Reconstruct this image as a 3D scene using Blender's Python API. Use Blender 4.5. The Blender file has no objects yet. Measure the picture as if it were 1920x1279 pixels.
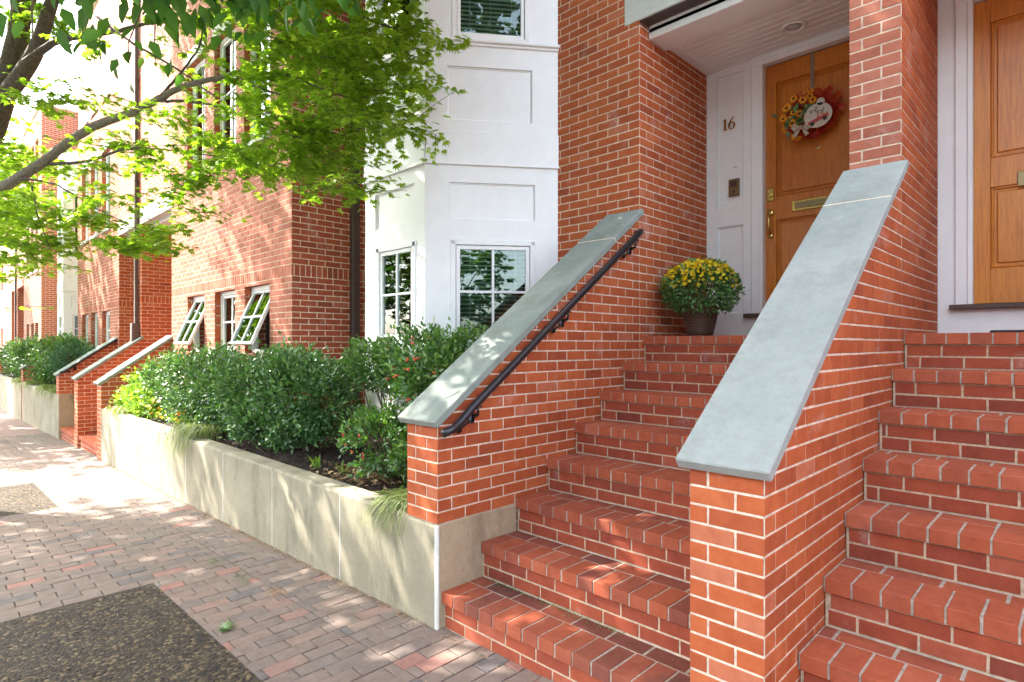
import bpy, math, random
import numpy as np
from math import radians as R, sin, cos, pi
random.seed(7)
rng = np.random.default_rng(11)
S = bpy.context.scene
COL = S.collection

# ------------------------------------------------------------------ camera, sky, sun, exposure
CAMH = 1.5623
cam = bpy.data.objects.new("camera", bpy.data.cameras.new("camera"))
COL.objects.link(cam)
cam.location = (0, 0, CAMH)
cam.rotation_euler = (R(90), 0, R(44.4694))
cam.data.sensor_width = 36
cam.data.lens = 36 * 1102.5 / 1920
cam.data.shift_y = 5.33 / 1920
cam.data.clip_start = 0.05
cam.data.clip_end = 2000
S.camera = cam

SUNV = np.array([-1.7, -1.0, 2.1]); SUNV /= np.linalg.norm(SUNV)      # towards the sun
w = bpy.data.worlds.new("World"); S.world = w; w.use_nodes = True
nt = w.node_tree
bg = nt.nodes["Background"]
sky = nt.nodes.new("ShaderNodeTexSky"); sky.sky_type = 'NISHITA'; sky.sun_disc = False
sky.sun_elevation = math.asin(SUNV[2]); sky.sun_rotation = math.atan2(SUNV[0], SUNV[1])
sky.dust_density = 2.5; sky.ozone_density = 0.6; sky.air_density = 1.0
hs = nt.nodes.new("ShaderNodeHueSaturation"); hs.inputs['Saturation'].default_value = 0.58
nt.links.new(sky.outputs[0], hs.inputs['Color']); nt.links.new(hs.outputs[0], bg.inputs[0])
bg.inputs[1].default_value = 0.15
sl = bpy.data.lights.new("sun", 'SUN'); sl.energy = 2.3; sl.angle = R(0.53); sl.color = (1.0, .93, .84)
so = bpy.data.objects.new("sun", sl); COL.objects.link(so)
from mathutils import Vector
so.rotation_euler = Vector(SUNV).to_track_quat('Z', 'Y').to_euler()
so.location = (0, 0, 20)
S.view_settings.view_transform = 'Standard'; S.view_settings.look = 'None'
S.view_settings.exposure = 3.28; S.view_settings.gamma = 1.0
S.render.engine = 'CYCLES'
S.cycles.max_bounces = 10; S.cycles.diffuse_bounces = 5; S.cycles.transparent_max_bounces = 12
S.cycles.transmission_bounces = 6

# ------------------------------------------------------------------ materials
def newmat(name):
    m = bpy.data.materials.new(name); m.use_nodes = True
    n = m.node_tree.nodes; b = n["Principled BSDF"]
    return m, m.node_tree, b
def N(nt, t, **k):
    n = nt.nodes.new(t)
    for a, v in k.items():
        if a in n.inputs: n.inputs[a].default_value = v
        else: setattr(n, a, v)
    return n
def ramp(nt, stops):
    r = nt.nodes.new("ShaderNodeValToRGB"); e = r.color_ramp.elements
    while len(e) < len(stops): e.new(0.5)
    for i, (p, c) in enumerate(stops):
        e[i].position = p; e[i].color = (*c, 1) if len(c) == 3 else c
    return r
def noise(nt, scale, detail=4, rough=.6, stretch=None):
    tc = nt.nodes.new("ShaderNodeTexCoord"); n = nt.nodes.new("ShaderNodeTexNoise")
    n.inputs['Scale'].default_value = scale; n.inputs['Detail'].default_value = detail; n.inputs['Roughness'].default_value = rough
    if stretch:
        mp = nt.nodes.new("ShaderNodeMapping"); mp.inputs['Scale'].default_value = stretch
        nt.links.new(tc.outputs['Object'], mp.inputs[0]); nt.links.new(mp.outputs[0], n.inputs[0])
    else: nt.links.new(tc.outputs['Object'], n.inputs[0])
    return n
def bump(nt, b, src, strength=.3, dist=.003):
    bp = nt.nodes.new("ShaderNodeBump"); bp.inputs['Strength'].default_value = strength; bp.inputs['Distance'].default_value = dist
    nt.links.new(src, bp.inputs['Height']); nt.links.new(bp.outputs[0], b.inputs['Normal'])
def mixc(nt, fac, a, b_, mode='MIX'):
    m = nt.nodes.new("ShaderNodeMix"); m.data_type = 'RGBA'; m.blend_type = mode
    for s, v in ((0, fac), (6, a), (7, b_)):
        if hasattr(v, 'is_output') or isinstance(v, bpy.types.NodeSocket): nt.links.new(v, m.inputs[s])
        else: m.inputs[s].default_value = v if s == 0 else ((*v, 1) if len(v) == 3 else v)
    return m.outputs[2]
def plain(name, col, rough=.6, metal=0, nscale=30, var=.12, bstr=0, bdist=.002, spec=.5):
    m, nt, b = newmat(name)
    n = noise(nt, nscale)
    r = ramp(nt, [(.3, tuple(c * (1 - var) for c in col)), (.7, tuple(min(1, c * (1 + var)) for c in col))])
    nt.links.new(n.outputs[0], r.inputs[0]); nt.links.new(r.outputs[0], b.inputs['Base Color'])
    b.inputs['Roughness'].default_value = rough; b.inputs['Metallic'].default_value = metal
    b.inputs['Specular IOR Level'].default_value = spec
    if bstr: bump(nt, b, n.outputs[0], bstr, bdist)
    return m
def brickmat(name, stops, spot=(.62, .5, .47), spotamt=.0, rough=.85):
    """per-brick tone from the face attribute 'tint', grain and pits from noise"""
    m, nt, b = newmat(name)
    at = N(nt, "ShaderNodeAttribute", attribute_name="tint")
    r = ramp(nt, stops); nt.links.new(at.outputs['Fac'], r.inputs[0])
    n1 = noise(nt, 14, 5, .65); n2 = noise(nt, 260, 3, .7); n3 = noise(nt, 3.1, 3, .6)
    c = mixc(nt, .55, r.outputs[0], n1.outputs[0], 'SOFT_LIGHT')
    c = mixc(nt, .35, c, n2.outputs[0], 'OVERLAY')
    rr = ramp(nt, [(.60, (0, 0, 0)), (.74, (spotamt,) * 3)]); nt.links.new(n3.outputs[0], rr.inputs[0])
    n4 = noise(nt, 38, 4, .75); r4 = ramp(nt, [(.42, (.15,) * 3), (.6, (1, 1, 1))]); nt.links.new(n4.outputs[0], r4.inputs[0])
    rr = type('o', (), {'outputs': [mixc(nt, 1.0, rr.outputs[0], r4.outputs[0], 'MULTIPLY')]})
    c = mixc(nt, rr.outputs[0], c, spot)
    nt.links.new(c, b.inputs['Base Color'])
    b.inputs['Roughness'].default_value = rough; b.inputs['Specular IOR Level'].default_value = .3
    bump(nt, b, n2.outputs[0], .5, .0015)
    return m
BR = [(0, (.25, .055, .025)), (.25, (.37, .082, .029)), (.7, (.46, .108, .034)), (.92, (.50, .135, .050)), (1, (.42, .15, .10))]
M = {}
M['brick'] = brickmat('brick', BR, spotamt=.55)
M['brick_deep'] = brickmat('brick_deep', [(0, (.20, .05, .032)), (.3, (.29, .062, .032)), (.75, (.36, .080, .036)), (1, (.40, .12, .075))], spotamt=.4)  # deeper copy of brick; puts the side wall's shade into colour, also on risers
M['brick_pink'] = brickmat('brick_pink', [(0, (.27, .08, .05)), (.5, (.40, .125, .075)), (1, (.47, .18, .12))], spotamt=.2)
M['step_brick'] = brickmat('step_brick', [(0, (.13, .050, .040)), (.3, (.29, .078, .044)), (.7, (.40, .096, .042)), (1, (.47, .145, .08))], spot=(.15, .10, .085), spotamt=.85)
M['paver'] = brickmat('paver', [(0, (.145, .125, .118)), (.3, (.19, .148, .125)), (.75, (.215, .16, .132)), (.94, (.24, .165, .135)), (1, (.29, .15, .12))], spot=(.20, .18, .155), spotamt=.7)
M['mortar'] = plain('mortar', (.68, .56, .43), .9, nscale=25, var=.28, bstr=.6)
M['mortar_step'] = plain('mortar_step', (.52, .41, .28), .9, nscale=50, var=.3, bstr=.8)
M['mortar_grey'] = plain('mortar_grey', (.40, .35, .28), .9, nscale=40, var=.35, bstr=.8)
M['joint_sand'] = plain('joint_sand', (.10, .082, .062), .95, nscale=50, var=.4, bstr=.8)
M['white'] = plain('white_paint', (.81, .815, .805), .45, nscale=9, var=.03)
M['black_metal'] = plain('black_metal', (.018, .018, .021), .28, nscale=60, var=.2)
M['bronze_metal'] = plain('bronze_metal', (.075, .05, .045), .4, nscale=20, var=.2)
M['brass'] = plain('brass', (.62, .42, .13), .24, 1, nscale=90, var=.12)
M['dark_brass'] = plain('dark_brass', (.26, .2, .10), .38, .8, nscale=120, var=.25)
M['bark'] = plain('bark', (.115, .088, .068), .9, nscale=35, var=.4, bstr=1, bdist=.012)
M['bark_light'] = plain('bark_light', (.20, .165, .13), .85, nscale=45, var=.4, bstr=.9, bdist=.006)
M['stem'] = plain('stem', (.10, .075, .04), .8, nscale=60, var=.3)
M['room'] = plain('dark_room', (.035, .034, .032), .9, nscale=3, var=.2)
M['blind'] = plain('blind', (.85, .84, .80), .6, nscale=5, var=.06)
M['sill_wood'] = plain('sill_wood', (.085, .05, .035), .6, nscale=40, var=.3)
M['mulch'] = plain('mulch', (.055, .036, .026), .95, nscale=55, var=.6, bstr=1, bdist=.02)
M['rubber'] = plain('rubber', (.02, .02, .02), .9, nscale=100, var=.3, bstr=.6)
M['asphalt'] = plain('asphalt', (.06, .06, .06), .9, nscale=120, var=.3, bstr=.5)
M['lamp_glass'] = plain('lamp_glass', (.5, .5, .48), .15, nscale=10, var=.05)
M['roof'] = plain('roof_slate', (.08, .08, .085), .8, nscale=30, var=.3)

def concrete(name, c1, c2, stain, base_z=0.6):
    m, nt, b = newmat(name)
    n1 = noise(nt, 1.6, 6, .65); n2 = noise(nt, 120, 3, .7); n3 = noise(nt, 5, 5, .7, (1, 1, .35))
    r = ramp(nt, [(.35, c1), (.65, c2)]); nt.links.new(n1.outputs[0], r.inputs[0])
    rs = ramp(nt, [(.50, (0, 0, 0)), (.70, (.62,) * 3)]); nt.links.new(n3.outputs[0], rs.inputs[0])
    c = mixc(nt, rs.outputs[0], r.outputs[0], stain)
    c = mixc(nt, .12 if 'blue' in name else .32, c, n2.outputs[0], 'OVERLAY')
    n5 = noise(nt, 18, 6, .75); c = mixc(nt, .30, c, n5.outputs[0], 'SOFT_LIGHT')
    nt.links.new(c, b.inputs['Base Color']); b.inputs['Roughness'].default_value = .88
    bump(nt, b, n2.outputs[0], .5, .002)
    return m
M['concrete'] = concrete('concrete', (.235, .21, .145), (.335, .30, .21), (.10, .095, .06))
M['concrete_tan'] = concrete('concrete_tan', (.36, .28, .18), (.45, .35, .225), (.14, .115, .075))
M['concrete_dirty'] = concrete('concrete_dirty', (.22, .215, .16), (.34, .32, .245), (.12, .115, .08))
M['bluestone'] = concrete('bluestone', (.20, .235, .205), (.28, .31, .275), (.15, .165, .12))
M['bluestone_clean'] = concrete('bluestone_clean', (.27, .295, .275), (.33, .35, .325), (.22, .235, .21))
M['limestone'] = concrete('limestone', (.50, .50, .46), (.60, .60, .56), (.42, .42, .38))

def gravelmat(name, cols, scale=120):
    m, nt, b = newmat(name)
    tc = nt.nodes.new("ShaderNodeTexCoord"); v = N(nt, "ShaderNodeTexVoronoi", Scale=scale)
    nt.links.new(tc.outputs['Object'], v.inputs[0])
    sep = nt.nodes.new("ShaderNodeSeparateColor"); nt.links.new(v.outputs['Color'], sep.inputs[0])
    r = ramp(nt, [(i / (len(cols) - 1), c) for i, c in enumerate(cols)]); nt.links.new(sep.outputs[0], r.inputs[0])
    n = noise(nt, 2.2, 5, .7)
    rr = ramp(nt, [(.5, (.0,) * 3), (.8, (.3,) * 3)]); nt.links.new(n.outputs[0], rr.inputs[0])
    c = mixc(nt, rr.outputs[0], r.outputs[0], (.085, .07, .05))
    nt.links.new(c, b.inputs['Base Color']); b.inputs['Roughness'].default_value = .9
    inv = N(nt, "ShaderNodeMath", operation='SUBTRACT'); inv.inputs[0].default_value = 1
    nt.links.new(v.outputs['Distance'], inv.inputs[1]); bump(nt, b, inv.outputs[0], .9, .006)
    return m
M['pit'] = gravelmat('pit_gravel', [(.006, .004, .003), (.022, .014, .007), (.055, .036, .016), (.018, .013, .009), (.17, .12, .06)], 60)

def woodmat(name, c1, c2, c3):
    m, nt, b = newmat(name)
    n = noise(nt, 9, 6, .7, (9, 9, .55)); n2 = noise(nt, 60, 3, .6, (8, 8, .4)); n3 = noise(nt, 1.4, 2, .5)
    r = ramp(nt, [(.3, c1), (.55, c2), (.75, c3)]); nt.links.new(n.outputs[0], r.inputs[0])
    c = mixc(nt, .4, r.outputs[0], n2.outputs[0], 'SOFT_LIGHT')
    c = mixc(nt, .5, c, n3.outputs[0], 'SOFT_LIGHT')
    nt.links.new(c, b.inputs['Base Color']); b.inputs['Roughness'].default_value = .38
    b.inputs['Coat Weight'].default_value = .3; b.inputs['Coat Roughness'].default_value = .25
    bump(nt, b, n2.outputs[0], .15, .001)
    return m
M['door_wood'] = woodmat('door_wood', (.36, .095, .007), (.52, .150, .008), (.60, .20, .012))
M['door_wood_light'] = woodmat('door_wood_light', (.44, .135, .010), (.62, .215, .016), (.70, .28, .03))

def glassmat(name, refl=.35, tint=(.75, .85, .8)):
    m = bpy.data.materials.new(name); m.use_nodes = True; nt = m.node_tree; nt.nodes.clear()
    o = nt.nodes.new("ShaderNodeOutputMaterial"); mx = nt.nodes.new("ShaderNodeMixShader")
    t = N(nt, "ShaderNodeBsdfTransparent"); t.inputs[0].default_value = (*tint, 1)
    g = N(nt, "ShaderNodeBsdfGlossy"); g.inputs[0].default_value = (.9, .95, .95, 1); g.inputs['Roughness'].default_value = .01
    f = N(nt, "ShaderNodeFresnel"); f.inputs[0].default_value = 1.5
    a = N(nt, "ShaderNodeMath", operation='ADD'); a.inputs[1].default_value = refl
    nt.links.new(f.outputs[0], a.inputs[0]); nt.links.new(a.outputs[0], mx.inputs[0])
    nt.links.new(t.outputs[0], mx.inputs[1]); nt.links.new(g.outputs[0], mx.inputs[2]); nt.links.new(mx.outputs[0], o.inputs[0])
    return m
M['glass'] = glassmat('window_glass', .02)

def leafmat(name, cols, trans=.45, rough=.45, spec=.4):
    m = bpy.data.materials.new(name); m.use_nodes = True; nt = m.node_tree
    b = nt.nodes["Principled BSDF"]; o = nt.nodes["Material Output"]
    at = N(nt, "ShaderNodeAttribute", attribute_name="tint")
    r = ramp(nt, [(i / (len(cols) - 1), c) for i, c in enumerate(cols)]); nt.links.new(at.outputs['Fac'], r.inputs[0])
    nt.links.new(r.outputs[0], b.inputs['Base Color']); b.inputs['Roughness'].default_value = rough
    b.inputs['Specular IOR Level'].default_value = spec
    t = nt.nodes.new("ShaderNodeBsdfTranslucent")
    g = mixc(nt, 1.0, r.outputs[0], (1.55, 1.55, .7), 'MULTIPLY'); nt.links.new(g, t.inputs[0])
    mx = nt.nodes.new("ShaderNodeMixShader"); mx.inputs[0].default_value = trans
    nt.links.new(b.outputs[0], mx.inputs[1]); nt.links.new(t.outputs[0], mx.inputs[2]); nt.links.new(mx.outputs[0], o.inputs[0])
    return m
M['leaf_maple'] = leafmat('leaf_maple', [(.13, .25, .018), (.22, .38, .028), (.34, .50, .06)], .55)
M['leaf_big'] = leafmat('leaf_big', [(.04, .12, .018), (.07, .18, .025), (.12, .25, .045)], .5)
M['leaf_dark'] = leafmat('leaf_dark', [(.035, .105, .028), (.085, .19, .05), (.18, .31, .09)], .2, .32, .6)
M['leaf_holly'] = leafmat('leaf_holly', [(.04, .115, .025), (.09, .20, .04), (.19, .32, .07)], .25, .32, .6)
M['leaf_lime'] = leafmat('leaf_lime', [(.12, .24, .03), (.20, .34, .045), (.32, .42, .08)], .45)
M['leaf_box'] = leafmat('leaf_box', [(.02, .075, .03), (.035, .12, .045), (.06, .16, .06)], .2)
M['leaf_mum'] = leafmat('leaf_mum', [(.055, .15, .04), (.11, .24, .07), (.20, .35, .13)], .25)
M['grass_blade'] = leafmat('grass_blade', [(.12, .19, .05), (.24, .30, .10), (.40, .43, .20)], .35)
M['petal_yellow'] = leafmat('petal_yellow', [(.75, .45, .01), (.85, .60, .01), (.85, .70, .03)], .3)
M['berry'] = plain('berry', (.55, .07, .025), .4, nscale=90, var=.2)
M['petal_orange'] = leafmat('petal_orange', [(.6, .16, .01), (.8, .32, .01), (.85, .45, .02)], .2)
M['petal_red'] = leafmat('petal_red', [(.28, .015, .01), (.45, .03, .012), (.55, .08, .015)], .2)
M['flower_centre'] = plain('flower_centre', (.04, .018, .01), .8)
M['dry_leaf'] = leafmat('dry_leaf', [(.20, .12, .06), (.36, .22, .12), (.5, .35, .2)], .2)
M['plaque'] = plain('plaque', (.52, .45, .37), .6, nscale=25, var=.12)
M['truck_red'] = plain('truck_red', (.45, .06, .05), .5)
M['ribbon'] = plain('ribbon', (.22, .17, .12), .6)
M['burlap'] = plain('burlap', (.45, .36, .26), .9, nscale=120, var=.3, bstr=.6)
M['ink'] = plain('ink', (.03, .03, .025), .7)

def wickermat():
    m, nt, b = newmat('wicker')
    tc = nt.nodes.new("ShaderNodeTexCoord")
    c = N(nt, "ShaderNodeTexWave", wave_type='BANDS', bands_direction='Z'); c.inputs['Scale'].default_value = 26
    c.inputs['Distortion'].default_value = .6
    nt.links.new(tc.outputs['Object'], c.inputs[0])
    r = ramp(nt, [(.2, (.035, .016, .01)), (.8, (.17, .09, .055))]); nt.links.new(c.outputs[1], r.inputs[0])
    nt.links.new(r.outputs[0], b.inputs['Base Color']); b.inputs['Roughness'].default_value = .45
    bump(nt, b, c.outputs[1], .8, .004)
    return m
M['wicker'] = wickermat()

def farbrick():
    m, nt, b = newmat('far_brick')
    tc = nt.nodes.new("ShaderNodeTexCoord"); s = nt.nodes.new("ShaderNodeSeparateXYZ"); nt.links.new(tc.outputs['Object'], s.inputs[0])
    a = N(nt, "ShaderNodeMath", operation='ADD'); nt.links.new(s.outputs[0], a.inputs[0]); nt.links.new(s.outputs[1], a.inputs[1])
    c = nt.nodes.new("ShaderNodeCombineXYZ"); nt.links.new(a.outputs[0], c.inputs[0]); nt.links.new(s.outputs[2], c.inputs[1])
    t = nt.nodes.new("ShaderNodeTexBrick")
    t.inputs['Color1'].default_value = (.40, .10, .045, 1); t.inputs['Color2'].default_value = (.30, .075, .04, 1); t.inputs['Mortar'].default_value = (.55, .44, .34, 1)
    t.inputs['Scale'].default_value = 1; t.inputs['Brick Width'].default_value = .2032; t.inputs['Row Height'].default_value = .0677; t.inputs['Mortar Size'].default_value = .006
    t.inputs['Mortar Smooth'].default_value = .1; t.offset = .5
    nt.links.new(c.outputs[0], t.inputs[0]); nt.links.new(t.outputs[0], b.inputs['Base Color']); b.inputs['Roughness'].default_value = .85
    bump(nt, b, t.outputs['Fac'], -.5, .004)
    return m
M['far_brick'] = farbrick()
def farpave():
    m, nt, b = newmat('far_paving')
    tc = nt.nodes.new("ShaderNodeTexCoord"); s = nt.nodes.new("ShaderNodeSeparateXYZ"); nt.links.new(tc.outputs['Object'], s.inputs[0])
    c = nt.nodes.new("ShaderNodeCombineXYZ"); nt.links.new(s.outputs[1], c.inputs[0]); nt.links.new(s.outputs[0], c.inputs[1])
    t = nt.nodes.new("ShaderNodeTexBrick")
    t.inputs['Color1'].default_value = (.33, .19, .16, 1); t.inputs['Color2'].default_value = (.25, .16, .14, 1); t.inputs['Mortar'].default_value = (.10, .08, .06, 1)
    t.inputs['Scale'].default_value = 1; t.inputs['Brick Width'].default_value = .205; t.inputs['Row Height'].default_value = .103; t.inputs['Mortar Size'].default_value = .004
    nt.links.new(c.outputs[0], t.inputs[0]); nt.links.new(t.outputs[0], b.inputs['Base Color']); b.inputs['Roughness'].default_value = .85
    return m
M['far_pave'] = farpave()

# ------------------------------------------------------------------ mesh builder
ORG = {}          # object -> world origin
class MB:
    def __init__(s): s.v = []; s.f = []; s.m = []; s.t = []; s.mats = []
    def mi(s, mat):
        if mat not in s.mats: s.mats.append(mat)
        return s.mats.index(mat)
    def poly(s, pts, mat, tint=.5):
        i = len(s.v); s.v += [tuple(p) for p in pts]; s.f.append(tuple(range(i, i + len(pts)))); s.m.append(s.mi(mat)); s.t.append(tint)
    def add(s, verts, faces, mat, tint=.5):
        i = len(s.v); s.v += [tuple(p) for p in verts]; k = s.mi(mat)
        for f in faces: s.f.append(tuple(j + i for j in f)); s.m.append(k); s.t.append(tint)
    def box(s, x0, x1, y0, y1, z0, z1, mat, b=0.0, tint=.5):
        if x1 < x0: x0, x1 = x1, x0
        if y1 < y0: y0, y1 = y1, y0
        if z1 < z0: z0, z1 = z1, z0
        s.cbox((x0, y0, z0), (1, 0, 0), (0, 1, 0), (0, 0, 1), x1 - x0, y1 - y0, z1 - z0, mat, b, tint)
    def cbox(s, o, U, V, W_, a, c, d, mat, b=0.0, tint=.5):
        """box with origin o, axes U,V,W and sizes a,c,d; b = chamfer"""
        o = np.array(o, float); U = np.array(U, float); V = np.array(V, float); W_ = np.array(W_, float)
        if b <= 0:
            P = [o + U * (a * i) + V * (c * j) + W_ * (d * k) for k in (0, 1) for j in (0, 1) for i in (0, 1)]
            s.add(P, [(0, 2, 3, 1), (4, 5, 7, 6), (0, 1, 5, 4), (2, 6, 7, 3), (0, 4, 6, 2), (1, 3, 7, 5)], mat, tint); return
        b = min(b, a * .45, c * .45, d * .45)
        P = []
        def q(i, j, k, ax):
            u = [b, b, b]; u[ax] = 0
            x = (u[0] if i == 0 else a - u[0]); y = (u[1] if j == 0 else c - u[1]); z = (u[2] if k == 0 else d - u[2])
            return o + U * x + V * y + W_ * z
        idx = {}
        for k in (0, 1):
            for j in (0, 1):
                for i in (0, 1):
                    for ax in range(3): idx[(i, j, k, ax)] = len(P); P.append(q(i, j, k, ax))
        F = []
        cyc = [(0, 0), (1, 0), (1, 1), (0, 1)]
        for sd in (0, 1):
            r = cyc if sd else cyc[::-1]
            F.append([idx[(sd, p, q_, 0)] for p, q_ in r]); F.append([idx[(q_, sd, p, 1)] for p, q_ in r]); F.append([idx[(p, q_, sd, 2)] for p, q_ in r])
        for p in (0, 1):
            for q_ in (0, 1):
                F.append([idx[(0, p, q_, 1)], idx[(1, p, q_, 1)], idx[(1, p, q_, 2)], idx[(0, p, q_, 2)]])
                F.append([idx[(p, 0, q_, 0)], idx[(p, 1, q_, 0)], idx[(p, 1, q_, 2)], idx[(p, 0, q_, 2)]])
                F.append([idx[(p, q_, 0, 0)], idx[(p, q_, 1, 0)], idx[(p, q_, 1, 1)], idx[(p, q_, 0, 1)]])
        for k in (0, 1):
            for j in (0, 1):
                for i in (0, 1): F.append([idx[(i, j, k, 0)], idx[(i, j, k, 1)], idx[(i, j, k, 2)]])
        s.add(P, F, mat, tint)
    def prism(s, pts, n, mat, tint=.5):
        """extrude polygon pts along vector n"""
        k = len(pts); n = np.array(n, float); A = [np.array(p, float) for p in pts]; B = [p + n for p in A]
        F = [tuple(range(k))[::-1], tuple(range(k, 2 * k))] + [(i, (i + 1) % k, k + (i + 1) % k, k + i) for i in range(k)]
        s.add(A + B, F, mat, tint)
    def tube(s, path, rad, mat, n=10, tint=.5, cap=True):
        P = [np.array(p, float) for p in path]; k = len(P)
        if not hasattr(rad, '__len__'): rad = [rad] * k
        V = []; prev = None
        for i in range(k):
            t = P[min(i + 1, k - 1)] - P[max(i - 1, 0)]; t /= (np.linalg.norm(t) + 1e-9)
            if prev is None:
                a = np.array([0, 0, 1.]) if abs(t[2]) < .9 else np.array([1., 0, 0]); u = np.cross(t, a)
            else: u = prev - t * np.dot(prev, t)
            u /= np.linalg.norm(u); prev = u; v = np.cross(t, u)
            for j in range(n):
                an = 2 * pi * j / n; V.append(P[i] + (u * cos(an) + v * sin(an)) * rad[i])
        F = [(i * n + j, i * n + (j + 1) % n, (i + 1) * n + (j + 1) % n, (i + 1) * n + j) for i in range(k - 1) for j in range(n)]
        if cap: F += [tuple(range(n))[::-1], tuple(range((k - 1) * n, k * n))]
        s.add(V, F, mat, tint)
    def lathe(s, c, prof, mat, n=24, axis='z', tint=.5):
        V = []
        for r, h in prof:
            for j in range(n):
                a = 2 * pi * j / n
                V.append((c[0] + r * cos(a), c[1] + r * sin(a), c[2] + h) if axis == 'z' else (c[0] + r * cos(a), c[1] - h, c[2] + r * sin(a)))
        k = len(prof)
        F = [(i * n + j, i * n + (j + 1) % n, (i + 1) * n + (j + 1) % n, (i + 1) * n + j) for i in range(k - 1) for j in range(n)]
        F += [tuple(range(n))[::-1], tuple(range((k - 1) * n, k * n))]
        s.add(V, F, mat, tint)
    def build(s, name, parent=None, smooth=False, loc=None):
        org = np.array(ORG[parent] if parent is not None else (loc if loc is not None else (0, 0, 0)), float)
        me = bpy.data.meshes.new(name)
        v = (np.array(s.v, float).reshape(-1, 3) - org)
        me.from_pydata(v.tolist(), [], s.f)
        for m_ in s.mats: me.materials.append(M[m_])
        me.polygons.foreach_set('material_index', s.m)
        a = me.attributes.new('tint', 'FLOAT', 'FACE'); a.data.foreach_set('value', s.t)
        if smooth: me.polygons.foreach_set('use_smooth', [True] * len(s.f))
        me.update()
        o = bpy.data.objects.new(name, me); COL.objects.link(o)
        if parent is not None: o.parent = parent
        else: o.location = org
        ORG[o] = tuple(org)
        return o

def tag(o, label=None, cat=None, group=None, kind=None):
    if label: o['label'] = label
    if cat: o['category'] = cat
    if group: o['group'] = group
    if kind: o['kind'] = kind
    return o
def thing(name, loc, label, cat, group=None):
    o = bpy.data.objects.new(name, None); o.empty_display_size = .1; COL.objects.link(o); o.location = loc; ORG[o] = tuple(loc)
    return tag(o, label, cat, group)

# ------------------------------------------------------------------ brickwork as real courses of bricks
P_ = .0677; ZO = .4 * P_; BL = .2032; J = .0096; DEP = .0032
def clip(poly, cp):
    """clip polygon by convex polygon cp (counter clockwise), Sutherland-Hodgman"""
    out = poly
    for i in range(len(cp)):
        a = cp[i]; b = cp[(i + 1) % len(cp)]; inp = out; out = []
        if not inp: return []
        def side(p): return (b[0] - a[0]) * (p[1] - a[1]) - (b[1] - a[1]) * (p[0] - a[0])
        for k in range(len(inp)):
            p = inp[k]; q = inp[(k + 1) % len(inp)]; sp, sq = side(p), side(q)
            if sp >= 0: out.append(p)
            if (sp >= 0) != (sq >= 0):
                t = sp / (sp - sq); out.append((p[0] + (q[0] - p[0]) * t, p[1] + (q[1] - p[1]) * t))
    return out
def subtract(rects, holes):
    for h in holes:
        nr = []
        for (a, b, c, d) in rects:
            if h[0] >= b or h[1] <= a or h[2] >= d or h[3] <= c: nr.append((a, b, c, d)); continue
            if h[2] > c: nr.append((a, b, c, h[2]))
            if h[3] < d: nr.append((a, b, h[3], d))
            c2, d2 = max(c, h[2]), min(d, h[3])
            if h[0] > a: nr.append((a, h[0], c2, d2))
            if h[1] < b: nr.append((h[1], b, c2, d2))
        rects = nr
    return rects
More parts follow.
